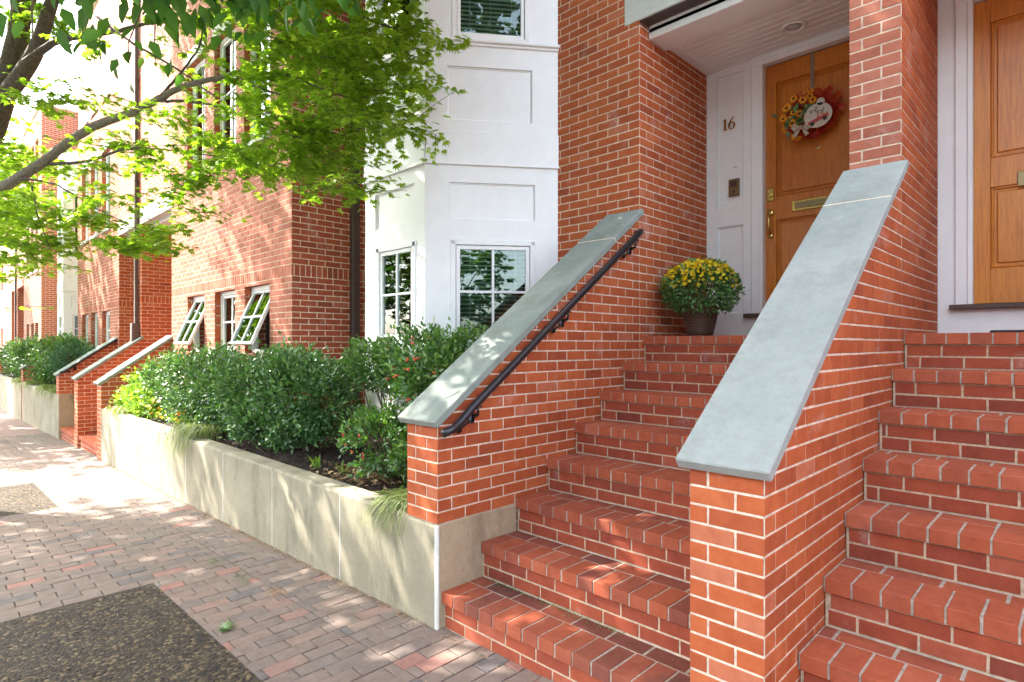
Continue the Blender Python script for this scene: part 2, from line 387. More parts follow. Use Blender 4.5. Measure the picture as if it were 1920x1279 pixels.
def brickwall(mb, O, U, Nn, W, z0, z1, uoff=0.0, holes=(), cp=None, soldier=(), mat='brick', mort='mortar', t0=0.0, t1=0.0, tint=(.15, .95), depth=DEP, mortar_face=True, zo=None):
    ZO = globals()['ZO'] if zo is None else zo
    """O: point at u=0,z=0 of the finished face. Bricks stand `depth` proud of the mortar."""
    O = np.array(O, float); U = np.array(U, float); Nn = np.array(Nn, float)
    def pt(u, z, n): return O + U * u + np.array([0, 0, z]) + Nn * n
    flip = np.dot(np.cross(U, (0, 0, 1)), Nn) < 0
    def face(pts, m_, t=.5): mb.poly(pts[::-1] if flip else pts, m_, t)
    if mortar_face:
        for (a, b, c, d) in subtract([(0, W, z0, z1)], holes):
            p = [(a, c), (b, c), (b, d), (a, d)]
            if cp: p = clip(p, cp)
            if len(p) > 2: face([pt(u, z, -depth) for u, z in p], mort)
    def brick(a, b, c, d, tn):
        for (a, b, c, d) in subtract([(a, b, c, d)], holes):
            a = max(a, t0); b = min(b, W - t1); c = max(c, z0); d = min(d, z1)
            if b - a < .012 or d - c < .012: continue
            jit = lambda: random.uniform(-.0009, .0009)
            p = [(a + jit(), c + jit()), (b + jit(), c + jit()), (b + jit(), d + jit()), (a + jit(), d + jit())]
            if a <= t0 + 1e-6: p[0] = (a, p[0][1]); p[3] = (a, p[3][1])
            if b >= W - t1 - 1e-6: p[1] = (b, p[1][1]); p[2] = (b, p[2][1])
            if cp: p = clip(p, cp)
            if len(p) < 3: continue
            cx = sum(q[0] for q in p) / len(p); cz = sum(q[1] for q in p) / len(p)
            bev = .0016; n1 = random.uniform(-.0006, .0006)
            inner = []
            for q in p:
                dx = cx - q[0]; dz = cz - q[1]; iu = math.copysign(min(bev, abs(dx)), dx); iz = math.copysign(min(bev, abs(dz)), dz)
                inner.append((q[0] + iu, q[1] + iz))
            k = len(p)
            A = [pt(u, z, -depth - .001) for u, z in p]; B = [pt(u, z, -bev + n1) for u, z in p]; C = [pt(u, z, n1) for u, z in inner]
            F = [tuple(range(2 * k, 3 * k))]
            for i in range(k):
                j = (i + 1) % k; F.append((i, j, k + j, k + i)); F.append((k + i, k + j, 2 * k + j, 2 * k + i))
            if flip: F = [f[::-1] for f in F]
            mb.add(A + B + C, F, mat, tn)
    def tn():
        t = random.gauss(.5, .26); t = min(1, max(0, t)); return tint[0] + (tint[1] - tint[0]) * t
    row = int(math.floor((z0 - ZO) / P_)) - 1
    while True:
        zb = row * P_ + ZO; zt = zb + P_
        if zb >= z1: break
        ok = True
        for (sa, sb) in soldier:
            if zb > sa - P_ * .5 and zt < sb + P_ * .5: ok = False
        if ok:
            off = uoff + (0 if row % 2 else BL / 2); u = off - math.ceil(off / BL + 1) * BL
            while u < W:
                brick(u + J / 2, u + BL - J / 2, zb + J / 2, zt - J / 2, tn()); u += BL
        row += 1
    for (sa, sb) in soldier:
        r0 = round((sa - ZO) / P_); r1 = round((sb - ZO) / P_); u = -(W % P_)
        while u < W:
            brick(u + J / 2, u + P_ - J / 2, r0 * P_ + ZO + J / 2, r1 * P_ + ZO - J / 2, tn()); u += P_

def wall_back(mb, x0, x1, y0, y1, z0, z1, mat='mortar'): mb.box(x0, x1, y0, y1, z0, z1, mat)

# key planes (metres, from the photo's geometry)
XR, XDL, XL, WP = -.7806, -1.0529, -2.5443, .2823
YF, YFAC, YD = 2.0106, 4.0339, 5.1809
RIS = 3 * P_; TR = .2922; Y1 = 2.032; LAND = 8 * RIS
YV = 2.98
def gz(x): return .0262 * (x - XL)     # the pavement falls gently to the left
HT = 9.5

# ------------------------------------------------------------------ ground
def ground_sheet(name, x0, x1, y0, y1, dz, mat, n=1):
    mb = MB()
    mb.add([(x0, y0, gz(x0) + dz), (x1, y0, gz(x1) + dz), (x1, y1, gz(x1) + dz), (x0, y1, gz(x0) + dz)], [(0, 1, 2, 3)], mat)
    return mb
g = ground_sheet('ground', -150, 80, -90, 90, -.16, 'asphalt').build('street'); tag(g, kind='structure')
kerbY = -1.15
mb = MB()
for (x0, x1) in ((-80, -16.02), (-16.0, -.2), (-.18, 30)):
    mb.prism([(x0, kerbY, gz(x0) - .3), (x1, kerbY, gz(x1) - .3), (x1, kerbY, gz(x1) - .008), (x0, kerbY, gz(x0) - .008)], (0, 9, 0), 'joint_sand' if x0 == -16.0 else 'far_pave')
# laid pavers (running bond, courses across the pavement), pits left open
PIT1 = (-4.509, -1.300, -.6, 1.14); PIT2 = (-9.475, -7.612, -.6, 1.06)
def pave(mb, x0, x1, y0, y1, off=0., seed=0):
    rr = random.Random(seed); pw, pl, j = .1035, .2065, .0078
    nx = int((x1 - x0) / pw)
    for i in range(nx):
        xa = x0 + i * pw; y = y0 - (pl / 2 if i % 2 else 0) - off + rr.uniform(-.012, .012)
        while y < y1:
            a, b, c, d = xa + j / 2, xa + pw - j / 2, max(y + j / 2, y0), min(y + pl - j / 2, y1)
            y += pl
            if d - c < .012: continue
            bad = False
            for P in (PIT1, PIT2):
                if b > P[0] and a < P[1] and c < P[3] and d > P[2]:
                    if d > P[3] + .012: c = max(c, P[3] + .002)
                    elif c < P[2] - .012: d = min(d, P[2] - .002)
                    else: bad = True
            if bad or d - c < .008 or b - a < .02: continue
            zt = gz((a + b) / 2) + rr.uniform(-.002, .002)
            hs_ = [zt + rr.uniform(-.0018, .0018) for _ in range(4)]
            t = min(1, max(0, rr.gauss(.5, .26)))
            e = .0022; sk = rr.uniform(-.0015, .0015)
            o = [(a + sk, c), (b + sk, c), (b - sk, d), (a - sk, d)]; inn = [(a + e + sk, c + e), (b - e + sk, c + e), (b - e - sk, d - e), (a + e - sk, d - e)]
            V = [(p[0], p[1], zt - .014) for p in o] + [(p[0], p[1], hh - .0022) for p, hh in zip(o, hs_)] + [(p[0], p[1], hh) for p, hh in zip(inn, hs_)]
            F = [(8, 9, 10, 11)]
            for k in range(4):
                l = (k + 1) % 4; F += [(k, l, 4 + l, 4 + k), (4 + k, 4 + l, 8 + l, 8 + k)]
            mb.add(V, F, 'paver', t)
pave(mb, -15.892, -.25, -1.1, 1.64, seed=3)
pave(mb, -15.892, -.25, 1.648, 2.05, .06, seed=5)
sw = mb.build('sidewalk'); tag(sw, kind='structure')
mb = MB()
for k, (x0, x1) in enumerate(((-80, -30), (-30, -8), (-8, 10), (10, 30))):
    mb.prism([(x0, kerbY - .15, gz(x0) - .3), (x1 - .006, kerbY - .15, gz(x1) - .3), (x1 - .006, kerbY - .15, gz(x1) + .003), (x0, kerbY - .15, gz(x0) + .003)], (0, .149, 0), 'limestone')
tag(mb.build('kerb'), kind='structure')
mb = MB()
for P in (PIT1, PIT2):
    nx, ny = 60, 40; V = []; F = []
    for j in range(ny + 1):
        for i in range(nx + 1):
            x = P[0] + .003 + (P[1] - P[0] - .006) * i / nx; y = P[2] + .003 + (P[3] - P[2] - .006) * j / ny
            V.append((x, y, gz(x) - .003 + random.uniform(-.003, .003)))
    for j in range(ny):
        for i in range(nx): a = j * (nx + 1) + i; F.append((a, a + 1, a + nx + 2, a + nx + 1))
    mb.add(V, F, 'pit')
# loose stones on the resin-bound gravel
for k in range(12000):
    P = PIT1 if k < 7600 else PIT2
    x = random.uniform(P[0] + .01, P[1] - .01); y = random.uniform(P[2] + .01, P[3] - .01)
    if k < 7600 and (x > -2.3): continue
    r = random.uniform(.002, .0048); z = gz(x) - .003; a = random.uniform(0, 6.28)
    V = [(x + r * cos(a + q * 2.09), y + r * sin(a + q * 2.09), z - .001) for q in range(3)] + [(x, y, z + r * 1.1)]
    mb.add(V, [(0, 1, 3), (1, 2, 3), (2, 0, 3)], 'pit')
tag(mb.build('tree_pit_gravel'), kind='structure')
# ------------------------------------------------------------------ generic joinery
def vframe(O, U, Nn):
    O = np.array(O, float); U = np.array(U, float); Nn = np.array(Nn, float)
    def bx(mb, u0, u1, z0, z1, n0, n1, mat, b=.0, tint=.5):
        mb.cbox(O + U * u0 + Nn * n1 + np.array([0, 0, z0]), U, -Nn, (0, 0, 1), u1 - u0, n1 - n0, z1 - z0, mat, b, tint)
    return bx
def window(parent, O, U, Nn, u0, u1, z0, z1, cols=2, rows=2, fw=.035, rec=.02, blind=True, room=.35, mun=.022, mat='white', depth=.05, swing=0.0, split=None, bclr='blind', outer=True):
    """sash with casing, glazing bars, pane and blind; rec = how far the sash sits behind the wall face"""
    bx = vframe(O, U, Nn); mb = MB()
    if outer:
        for (a, b, c, d) in ((u0 - .012, u0 + .03, z0 - .01, z1 + .01), (u1 - .03, u1 + .012, z0 - .01, z1 + .01), (u0 - .02, u1 + .02, z1 - .03, z1 + .018), (u0 - .02, u1 + .02, z0 - .018, z0 + .03)):
            bx(mb, a, b, c, d, -rec - .06, -rec + .022, mat, .003)
    g0, g1, h0, h1 = u0 + .034, u1 - .034, z0 + .034, z1 - .034
    # sash (may swing open as an awning about its head)
    Oa = np.array(O, float); Ua = np.array(U, float); Na = np.array(Nn, float)
    sw_ = MB(); pm = MB()
    def sbx(m_, a, b, c, d, n0, n1, mt, bv=.003):
        if swing == 0: bx(m_, a, b, c, d, -rec + n0, -rec + n1, mt, bv); return
        cs, sn = cos(swing), sin(swing); Z = np.array([0, 0, 1.])
        down = -Z * cs + Na * sn; out = Na * cs + Z * sn
        o = Oa + Ua * a + Z * h1 + Na * (-rec) + down * (h1 - c) + out * n1
        m_.cbox(o, Ua, -out, -down, b - a, n1 - n0, d - c, mt, bv)
    s0, s1 = -.03, .008
    sbx(mb, g0, g0 + fw, h0, h1, s0, s1, mat); sbx(mb, g1 - fw, g1, h0, h1, s0, s1, mat)
    sbx(mb, g0 + fw, g1 - fw, h1 - fw, h1, s0, s1, mat); sbx(mb, g0 + fw, g1 - fw, h0, h0 + fw, s0, s1, mat)
    a0, a1, b0, b1 = g0 + fw, g1 - fw, h0 + fw, h1 - fw
    for i in range(1, cols):
        c = a0 + (a1 - a0) * i / cols; sbx(mb, c - mun / 2, c + mun / 2, b0, b1, -.02, .002, mat, .002)
    for i in range(1, rows):
        c = b0 + (b1 - b0) * (i / rows if split is None else split); sbx(mb, a0, a1, c - mun / 2, c + mun / 2, -.021, .004, mat, .002)
    # dark room behind
    rd = rec + .06
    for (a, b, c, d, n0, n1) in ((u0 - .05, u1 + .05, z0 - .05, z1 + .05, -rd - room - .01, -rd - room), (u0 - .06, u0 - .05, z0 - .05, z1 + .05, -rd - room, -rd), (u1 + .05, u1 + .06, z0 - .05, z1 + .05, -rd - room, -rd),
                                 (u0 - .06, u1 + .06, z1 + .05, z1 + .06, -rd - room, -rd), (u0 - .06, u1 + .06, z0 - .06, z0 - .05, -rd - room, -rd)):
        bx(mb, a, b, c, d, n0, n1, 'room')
    o = mb.build('window', parent)
    sbx(pm, a0 - .004, a1 + .004, b0 - .004, b1 + .004, -.014, -.010, 'glass', 0)
    pm.build('pane', o)
    if blind:
        bm_ = MB(); z = z1 - .05; Z = np.array([0, 0, 1.]); tl = .28
        while z > z0 + .02:
            V = -Na * cos(tl) - Z * sin(tl); W_ = np.cross(V, Ua); W_ = W_ if W_[2] > 0 else -W_
            bm_.cbox(Oa + Ua * (u0 + .03) + Z * z + Na * (-rec - .035), Ua, V, W_, u1 - u0 - .06, .020, .0016, bclr)
            z -= .038
        for q in (.22, .5, .78):
            uu = u0 + (u1 - u0) * q; bx(bm_, uu - .0015, uu + .0015, z0 + .02, z1 - .03, -rec - .034, -rec - .032, bclr)
        bm_.build('blind', o)
    return o
def face_slab(mb, O, U, Nn, W, z0, z1, holes, thick, mat, n=0.0):
    bx = vframe(O, U, Nn)
    for (a, b, c, d) in subtract([(0, W, z0, z1)], holes): bx(mb, a, b, c, d, n - thick, n, mat)
def recess_panel(mb, O, U, Nn, r, mat='white', dep=.024):
    bx = vframe(O, U, Nn); a, b, c, d = r
    bx(mb, a - .01, b + .01, c - .01, d + .01, -dep - .01, -dep, mat)
    t = .012
    for (p, q, r_, s_) in ((a, a + t, c, d), (b - t, b, c, d), (a + t, b - t, d - t, d), (a + t, b - t, c, c + t)):
        bx(mb, p, q, r_, s_, -dep - .005, -dep + .008, mat, .003)

def make_door(house, x0, x1, z0, z1, Y, mat, label=None):
    st = .09; zt, zm1, zm0, zb = z1 - .16, z0 + 1.0, z0 + .80, z0 + .24
    mb = MB(); yf, yb = Y, Y + .045
    mb.box(x0, x0 + st, yf, yb, z0, z1, mat, .002); mb.box(x1 - st, x1, yf, yb, z0, z1, mat, .002)
    for (a, b) in ((zt, z1), (zm0, zm1), (z0, zb)): mb.box(x0 + st + .0005, x1 - st - .0005, yf + .0005, yb, a, b, mat, .002)
    for (a, b) in ((zm1, zt), (zb, zm0)):
        X0, X1 = x0 + st, x1 - st
        mb.box(X0 - .002, X1 + .002, yf + .022, yb - .004, a - .002, b + .002, mat)
        t = .018
        for (p, q, r_, s_) in ((X0, X0 + t, a, b), (X1 - t, X1, a, b), (X0 + t, X1 - t, b - t, b), (X0 + t, X1 - t, a, a + t)):
            mb.box(p, q, yf + .007, yf + .024, r_, s_, mat, .007)
        mb.box(X0 + .032, X1 - .032, yf + .010, yf + .03, a + .032, b - .032, mat, .009)
    o = mb.build('door', house)
    if label: o['label'] = label
    return o, (zm0, zm1)

def entrance(house, xa, xb, dx0, dx1, z0, z1, doormat_, left_panels=True, zb=LAND, Y=YD, ceil=4.06, simple=False):
    """white surround, door, sill, soffit and beam of a recessed porch between xa and xb"""
    mb = MB(); wth = 'white'
    # left jamb board with sunk panels
    bx = vframe((xa, Y, 0), (1, 0, 0), (0, -1, 0))
    cl = dx0 - .10 - xa
    holes = []
    if left_panels and cl > .3: holes = [(.10, .345, 2.797, 4.00), (.10, .345, zb + .21, 2.627)]
    face_slab(mb, (xa, Y, 0), (1, 0, 0), (0, -1, 0), cl, zb, ceil + .1, holes, .03, wth)
    for h in holes: recess_panel(mb, (xa, Y, 0), (1, 0, 0), (0, -1, 0), h)
    dw = dx1 - dx0; c0 = dx0 - .10 - xa
    bx(mb, c0, c0 + .10, z0 - .005, z1 + .005, -.06, .022, wth, .004); bx(mb, c0 + .07, c0 + .10, z0 - .005, z1 + .004, .0221, .034, wth, .004)
    r0 = dx1 - xa
    bx(mb, r0, min(r0 + .10, xb - xa), z0 - .005, z1 + .005, -.06, .022, wth, .004)
    if xb - xa - r0 > .11: bx(mb, r0 + .10, xb - xa, zb, ceil + .1, -.03, 0, wth)
    bx(mb, c0 - .0, min(r0 + .10, xb - xa), z1 + .005, ceil + .1, -.06, .016, wth, .003)
    bx(mb, c0, min(r0 + .10, xb - xa), z1 - .0, z1 + .045, .0162, .034, wth, .006)
    bx(mb, cl, xb - xa, zb, z0 - .036, -.03, -.002, wth)                       # board under the sill
    mb.box(dx0 - .02, dx1 + .02, Y + .09, Y + .12, z0 - .02, z1 + .02, 'room')
    mb.build('door_surround', house)
    if not simple:
        sm = MB(); sm.box(dx0 - .16 if left_panels else dx0 - .13, min(dx1 + .12, xb - .005), Y - .055, Y + .06, z0 - .036, z0 - .002, 'sill_wood', .004); sm.build('door_sill', house)
    # soffit of grooved boards, beam and end board
    cm = MB(); y = YFAC + .47; yy = []
    while y < Y - .01:
        cm.box(xa + .09, xb, y + .004, min(y + .076, Y), ceil + .002, ceil + .02, wth, .0035); y += .080
    cm.box(xa, xb, YFAC + .13, Y, ceil + .012, ceil + .04, wth)
    cm.box(xa, xa + .09, YFAC + .4605, Y, ceil - .004, ceil + .0115, wth, .003)
    cm.build('porch_ceiling', house)
    bm_ = MB()
    bm_.box(xa + .003, xb - .003, YFAC + .13, YFAC + .40, ceil - .04, ceil + .12, wth, .006)
    bm_.box(xa + .003, xb - .003, YFAC + .4005, YFAC + .46, ceil - .022, ceil + .011, wth, .014)
    bm_.build('porch_beam', house)

# ------------------------------------------------------------------ number 16
H16 = thing('row_house', (-4.5, 5, 0), 'brick row house numbered 16 with a white bay window and recessed wooden door', 'house')
cornerU = (1, 0, 0)
mb = MB()
X0 = -3.45; W = XL - X0
lint = (-2.686, 4.128, 4.46)
brickwall(mb, (X0, YFAC, 0), (1, 0, 0), (0, -1, 0), W, 1.0, 7.4, W % BL, holes=[(lint[0] - X0, W + 1, lint[1], lint[2])], mat='brick', t1=0)
brickwall(mb, (XL, YFAC, 0), (0, 1, 0), (1, 0, 0), YD - YFAC, 1.3, 4.10, BL / 2 - (YFAC - YF), t0=.0055)
Wd = XDL - XL
brickwall(mb, (XL, YFAC, 0), (1, 0, 0), (0, -1, 0), Wd + .14, 4.46, 7.4, 0)
# brick between volume and bay
brickwall(mb, (-6.392, YFAC, 0), (1, 0, 0), (0, -1, 0), .65, 1.2, 7.4, 0)
mb.box(-3.44, XL - .012, YFAC + .012, YD + .4, .2, HT, 'far_brick'); mb.box(-6.38, -5.6, YFAC + .012, YD + .4, .2, HT, 'far_brick')
mb.box(-5.6, -3.44, YFAC + .4, YD + .4, .2, HT, 'far_brick')
mb.box(XL - .012, -.92, YFAC + .012, YFAC + .4, lint[2] - .1, HT, 'far_brick'); mb.box(XL - .012, -.92, YD + .14, YD + .4, .2, HT, 'far_brick')
mb.box(XL - .012, -.92, YFAC + .13, YD + .4, 4.16, 4.5, 'room')
mb.build('wall', H16)
mb = MB(); mb.box(-6.38, -2.6, YFAC - .03, YFAC + .2, -.4, 1.19, 'concrete_tan'); mb.build('foundation', H16)
mb = MB(); mb.box(lint[0] + .002, -.93, YFAC - .004, YFAC + .128, lint[1], lint[2], 'limestone', .006)
mb.box(XL + .002, XDL - .002, YFAC + .006, YFAC + .126, lint[1] - .007, lint[1] - .001, 'bronze_metal'); mb.build('lintel', H16)
entrance(H16, XL, XDL, -2.019, -1.109, 1.83, 3.98, None)
d16, (zm0, zm1) = make_door(H16, -2.019, -1.109, 1.833, 3.975, YD + .045, 'door_wood')
yf = YD + .045
mb = MB(); zc = 2.727     # letter slot
mb.box(-1.80, -1.47, yf - .010, yf - .001, zc - .045, zc + .045, 'brass', .004); mb.box(-1.775, -1.495, yf - .016, yf - .0105, zc - .026, zc + .026, 'dark_brass', .003)
mb.build('mail_slot', d16)
mb = MB(); mb.box(-2.005, -1.945, yf - .012, yf - .001, 2.80, 2.91, 'brass', .008)
mb.lathe((-1.975, yf - .012, 2.852), [(.021, 0), (.021, .012), (.014, .016)], 'brass', 16, 'y'); mb.build('deadbolt', d16)
mb = MB()
for zz, rr_ in ((2.70, .030), (2.50, .026)):
    mb.lathe((-1.975, yf - .001, zz), [(rr_, 0), (rr_, .004), (rr_ * .7, .009), (rr_ * .45, .014)], 'brass', 18, 'y')
pth = [(-1.975, yf - .01, 2.685), (-1.975, yf - .04, 2.672), (-1.975, yf - .05, 2.64), (-1.975, yf - .048, 2.60), (-1.975, yf - .04, 2.56), (-1.975, yf - .03, 2.525), (-1.975, yf - .012, 2.505)]
mb.tube(pth, [.008, .008, .011, .013, .010, .008, .007], 'brass', 10); mb.tube([(-1.975, yf - .012, 2.725), (-1.975, yf - .045, 2.722)], [.008, .011], 'brass', 10)
mb.build('door_handle', d16, True)
mb = MB(); mb.lathe((-1.592, yf - .001, 3.18), [(.012, 0), (.012, .005), (.007, .006)], 'brass', 14, 'y'); mb.lathe((-1.592, yf - .007, 3.18), [(.0065, 0), (.004, .002)], 'black_metal', 12, 'y'); mb.build('peephole', d16)
# house number 16, drawn as serifed strokes
def stroke(mb, pts, ws, y, th, mat, sx=1.):
    P = [np.array(p, float) for p in pts]
    L_, R_ = [], []
    for i, p in enumerate(P):
        t = P[min(i + 1, len(P) - 1)] - P[max(0, i - 1)]; t /= np.linalg.norm(t); n = np.array([-t[1], t[0]]) * ws[i] / 2
        L_.append(p + n); R_.append(p - n)
    for i in range(len(P) - 1):
        q = [L_[i], L_[i + 1], R_[i + 1], R_[i]]
        mb.prism([(a[0], y, a[1]) for a in q], (0, -th, 0), mat)
def digit1(mb, x, z, h, y, mat):
    k = h
    stroke(mb, [(x + .18 * k, z + .06 * k), (x + .18 * k, z + .95 * k)], [.15 * k] * 2, y, .006, mat)
    stroke(mb, [(x, z + .03 * k), (x + .36 * k, z + .03 * k)], [.055 * k] * 2, y, .006, mat)
    stroke(mb, [(x + .0 * k, z + .80 * k), (x + .10 * k, z + .86 * k), (x + .2 * k, z + .99 * k)], [.03 * k, .07 * k, .03 * k], y, .006, mat)
def digit6(mb, x, z, h, y, mat):
    k = h; pts = []; ws = []
    for i in range(29):
        a = -pi / 2 + 2 * pi * i / 28; pts.append((x + .28 * k + .24 * k * cos(a), z + .30 * k + .29 * k * sin(a))); ws.append(k * (.05 + .09 * abs(cos(a))))
    stroke(mb, pts, ws, y, .006, mat)
    pts = [(x + .055 * k, z + .30 * k), (x + .09 * k, z + .52 * k), (x + .20 * k, z + .76 * k), (x + .36 * k, z + .94 * k), (x + .50 * k, z + 1.03 * k)]
    stroke(mb, pts, [.14 * k, .13 * k, .10 * k, .06 * k, .03 * k], y, .006, mat)
mb = MB(); digit1(mb, -2.385, 3.505, .105, YD + .004, 'brass'); digit6(mb, -2.335, 3.505, .105, YD + .004, 'brass')
tag(mb.build('house_number', H16), 'brass number 16')
mb = MB(); mb.box(-2.335, -2.235, YD - .003, YD + .014, 2.895, 3.05, 'dark_brass', .005); mb.box(-2.315, -2.255, YD - .006, YD - .0035, 2.975, 3.03, 'bronze_metal', .002)
mb.lathe((-2.285, YD - .0035, 2.935), [(.011, 0), (.009, .005)], 'black_metal', 12, 'y'); mb.build('intercom', H16)
mb = MB(); lc = (-1.66, 4.86); mb.lathe((lc[0], lc[1], 4.045), [(.095, .015), (.093, .004), (.078, 0), (.07, .006), (.055, .016)], 'white', 28)
mb.lathe((lc[0], lc[1], 4.046), [(.052, .01), (.03, .002), (.01, .0)], 'lamp_glass', 20)
mb.build('ceiling_light', H16, True)
mb = MB(); mb.box(-2.29, -2.255, YD - .006, YD + .013, 3.155, 3.161, 'white', .001); mb.build('trim_tack', H16)

# bay window
def bay(house, dx=0., lights=True, top=7.2, y0=0.0):
    A = np.array([-3.386 + dx, YFAC, 0]); U = np.array([-.609, -.793, 0]); U /= np.linalg.norm(U); LC = 1.173
    Cn = A + U * LC; Nn = np.array([.793, -.609, 0])
    Wf = .96; Cl = Cn + np.array([-Wf, 0, 0])
    Ub = np.array([-.609, .793, 0]); Nb = np.array([-.793, -.609, 0])
    # faces are described left to right; chamfer face from Cn to A
    mb = MB()
    faces = [(Cn, -U, Nn, LC, [('p', .188, .941, 3.516, 3.987), ('p', .211, .965, 2.651, 2.972), ('w', .234, .951, 1.58, 2.458), ('u', .243, .903, 4.224, 6.0)]),
             (Cl, np.array([1., 0, 0]), np.array([0, -1., 0]), Wf, [('p', .14, .815, 3.53, 3.98), ('p', .17, .805, 2.645, 2.985), ('w', .217, .812, 1.58, 2.458), ('u', .2, .80, 4.224, 6.0)]),
             (Cl + Ub * 1.173, -Ub, Nb, 1.173, [('w', .234, .951, 1.58, 2.458)])]
    wins = []
    for (O, Uu, Nv, W_, items) in faces:
        holes = [i[1:] for i in items]
        face_slab(mb, O, Uu, Nv, W_, .9, top, holes, .03, 'white')
        for it in items:
            if it[0] == 'p': recess_panel(mb, O, Uu, Nv, it[1:])
            else: wins.append((O, Uu, Nv, it))
        bx = vframe(O, Uu, Nv); e = .0
        bx(mb, -.004, W_ + .004, 3.135, 3.42, -.01, .014, 'white', .002)       # projecting belt
        bx(mb, -.010, W_ + .010, 3.120, 3.1345, -.01, .026, 'white', .003)
        bx(mb, -.012, W_ + .012, 4.190, 4.218, -.01, .040, 'white', .006)
        bx(mb, -.006, W_ + .006, 4.166, 4.1895, -.01, .018, 'white', .004)
    # corner boards close the mitres
    for Cc in (Cn, Cl):
        mb.lathe((Cc[0], Cc[1] + .004, .9), [(.004, 0), (.004, top - .9)], 'white', 8)
    # top cover
    Pn = [A, Cn, Cl, Cl + Ub * 1.173]
    mb.prism([(p[0], p[1] + .02, top - .02) for p in Pn], (0, 0, .1), 'white')
    b = mb.build('bay_window', house)
    for (O, Uu, Nv, it) in wins:
        k, a, c, z0, z1 = it
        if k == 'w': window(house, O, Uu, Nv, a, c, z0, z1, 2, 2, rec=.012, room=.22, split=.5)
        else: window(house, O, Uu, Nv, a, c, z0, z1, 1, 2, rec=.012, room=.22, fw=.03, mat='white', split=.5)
    return b
bay(H16)

# ------------------------------------------------------------------ projecting brick houses with rows of three windows
def brick_volume(name, label, xa, xb, dx, fine=True, recess=None, pier=None, awn=(), downs=None, mirror=False, side=True, simple=False):
    """front plane YV from xa (left) to xb (right)"""
    H = thing(name, ((xa + xb) / 2, 5, 0), label, 'house')
    Wf = xb - xa; mb = MB()
    wl = [(a - (-10.77), b - (-10.77)) for a, b in ((-9.97, -9.22), (-8.80, -8.05), (-7.73, -6.98))]
    if mirror: wl = [(Wf - b, Wf - a) for a, b in wl][::-1]
    lo = [(a, b, 1.44, 2.29) for a, b in wl]; up = [(a - .02, b + .02, 4.1, 5.85) for a, b in wl]; up2 = [(a - .02, b + .02, 6.9, 8.6) for a, b in wl]
    holes = lo + up + up2; sold = [(2.308, 2.493)]
    top = 7.2 if fine else 0
    if fine:
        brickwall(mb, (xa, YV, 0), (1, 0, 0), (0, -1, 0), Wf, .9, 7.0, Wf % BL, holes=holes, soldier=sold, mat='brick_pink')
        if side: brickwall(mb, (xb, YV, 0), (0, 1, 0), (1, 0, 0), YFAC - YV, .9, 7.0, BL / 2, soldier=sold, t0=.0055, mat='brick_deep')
        for (a, b, c, d) in lo + up:      # brick reveals facing the camera side
            if c < 6: brickwall(mb, (xa + a, YV, 0), (0, 1, 0), (1, 0, 0), .10, c, d, BL / 2, t0=.0055)
    # backing
    off = .012
    for (a, b, c, d) in subtract([(0, Wf, -.4, HT)], holes):
        mb.box(xa + a + (0 if a > 0 else off), xa + b - (0 if b < Wf else off), YV + off if (fine and d <= 7.0) else YV + (off if fine else 0), YV + .3, c, d, 'far_brick')
    mb.box(xa + off, xb - off, YV + .62, YD + .4, -.4, HT, 'far_brick')
    mb.box(xb - .3, xb - off, YV + .3, YV + .62, -.4, HT, 'far_brick'); mb.box(xa + off, xa + .3, YV + .3, YV + .62, -.4, HT, 'far_brick')
    mb.box(xa + .3, xb - .3, YV + .3, YV + .62, HT - .3, HT, 'far_brick')
    if fine: mb.box(xa + off, xb - off, YV + .010, YV + .011, 7.0, HT, 'far_brick')
    mb.build('wall', H)
    rm = MB(); rm.box(xa - .05, xb + .05, YV - .06, YD + .4, HT, HT + .18, 'white', .02); rm.build('roof', H)
    sl_ = MB()
    for (a, b, c, d) in up:
        sl_ = MB(); sl_.box(xa + a - .04, xa + b + .04, YV - .035, YV + .12, c - .07, c - .001, 'limestone', .006); sl_.build('window_sill', H)
        sl_ = MB(); sl_.box(xa + a - .06, xa + b + .06, YV - .006, YV + .10, d + .001, d + .22, 'limestone', .006); sl_.build('window_lintel', H)
    for i, (a, b, c, d) in enumerate(lo):
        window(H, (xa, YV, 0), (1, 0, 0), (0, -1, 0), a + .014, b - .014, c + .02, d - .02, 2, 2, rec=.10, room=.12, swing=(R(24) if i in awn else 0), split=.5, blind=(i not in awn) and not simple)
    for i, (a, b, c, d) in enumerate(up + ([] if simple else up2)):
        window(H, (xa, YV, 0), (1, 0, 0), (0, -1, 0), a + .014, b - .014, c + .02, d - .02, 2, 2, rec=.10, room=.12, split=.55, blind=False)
    return H
def downspout(parent, x, y, z0, z1, boxed=False, gap=.05):
    mb = MB(); mb.box(x - .042, x + .042, y - .075, y - .012, z0, z1, 'bronze_metal', .008)
    z = z0 + 1.2
    while z < z1: mb.box(x - .05, x + .05, y - .078, y - .001, z, z + .03, 'bronze_metal', .003); z += 1.9
    if boxed: mb.box(x - .075, x + .075, y - .13, y - .003, z0 - .03, z0 + .45, 'bronze_metal', .01)
    return mb.build('downspout', parent)
HC = brick_volume('row_house', 'brick row house left of white bay, two lower windows propped open', -10.77, -6.392, 0, True, awn=(0, 2))
mb = MB(); mb.cbox((-6.392 + .012, 3.70, .9), (1, 0, 0), (0, 1, 0), (0, 0, 1), .068, .10, 8.4, 'bronze_metal', .008)
for z in (1.6, 3.3, 5.0, 6.7): mb.box(-6.39, -6.305, 3.69, 3.81, z, z + .03, 'bronze_metal', .003)
mb.build('downspout', HC)
HD = brick_volume('row_house', 'brick row house in the middle distance behind the second pair of stair walls', -18.65, -14.3, 0, True, mirror=True, side=False)

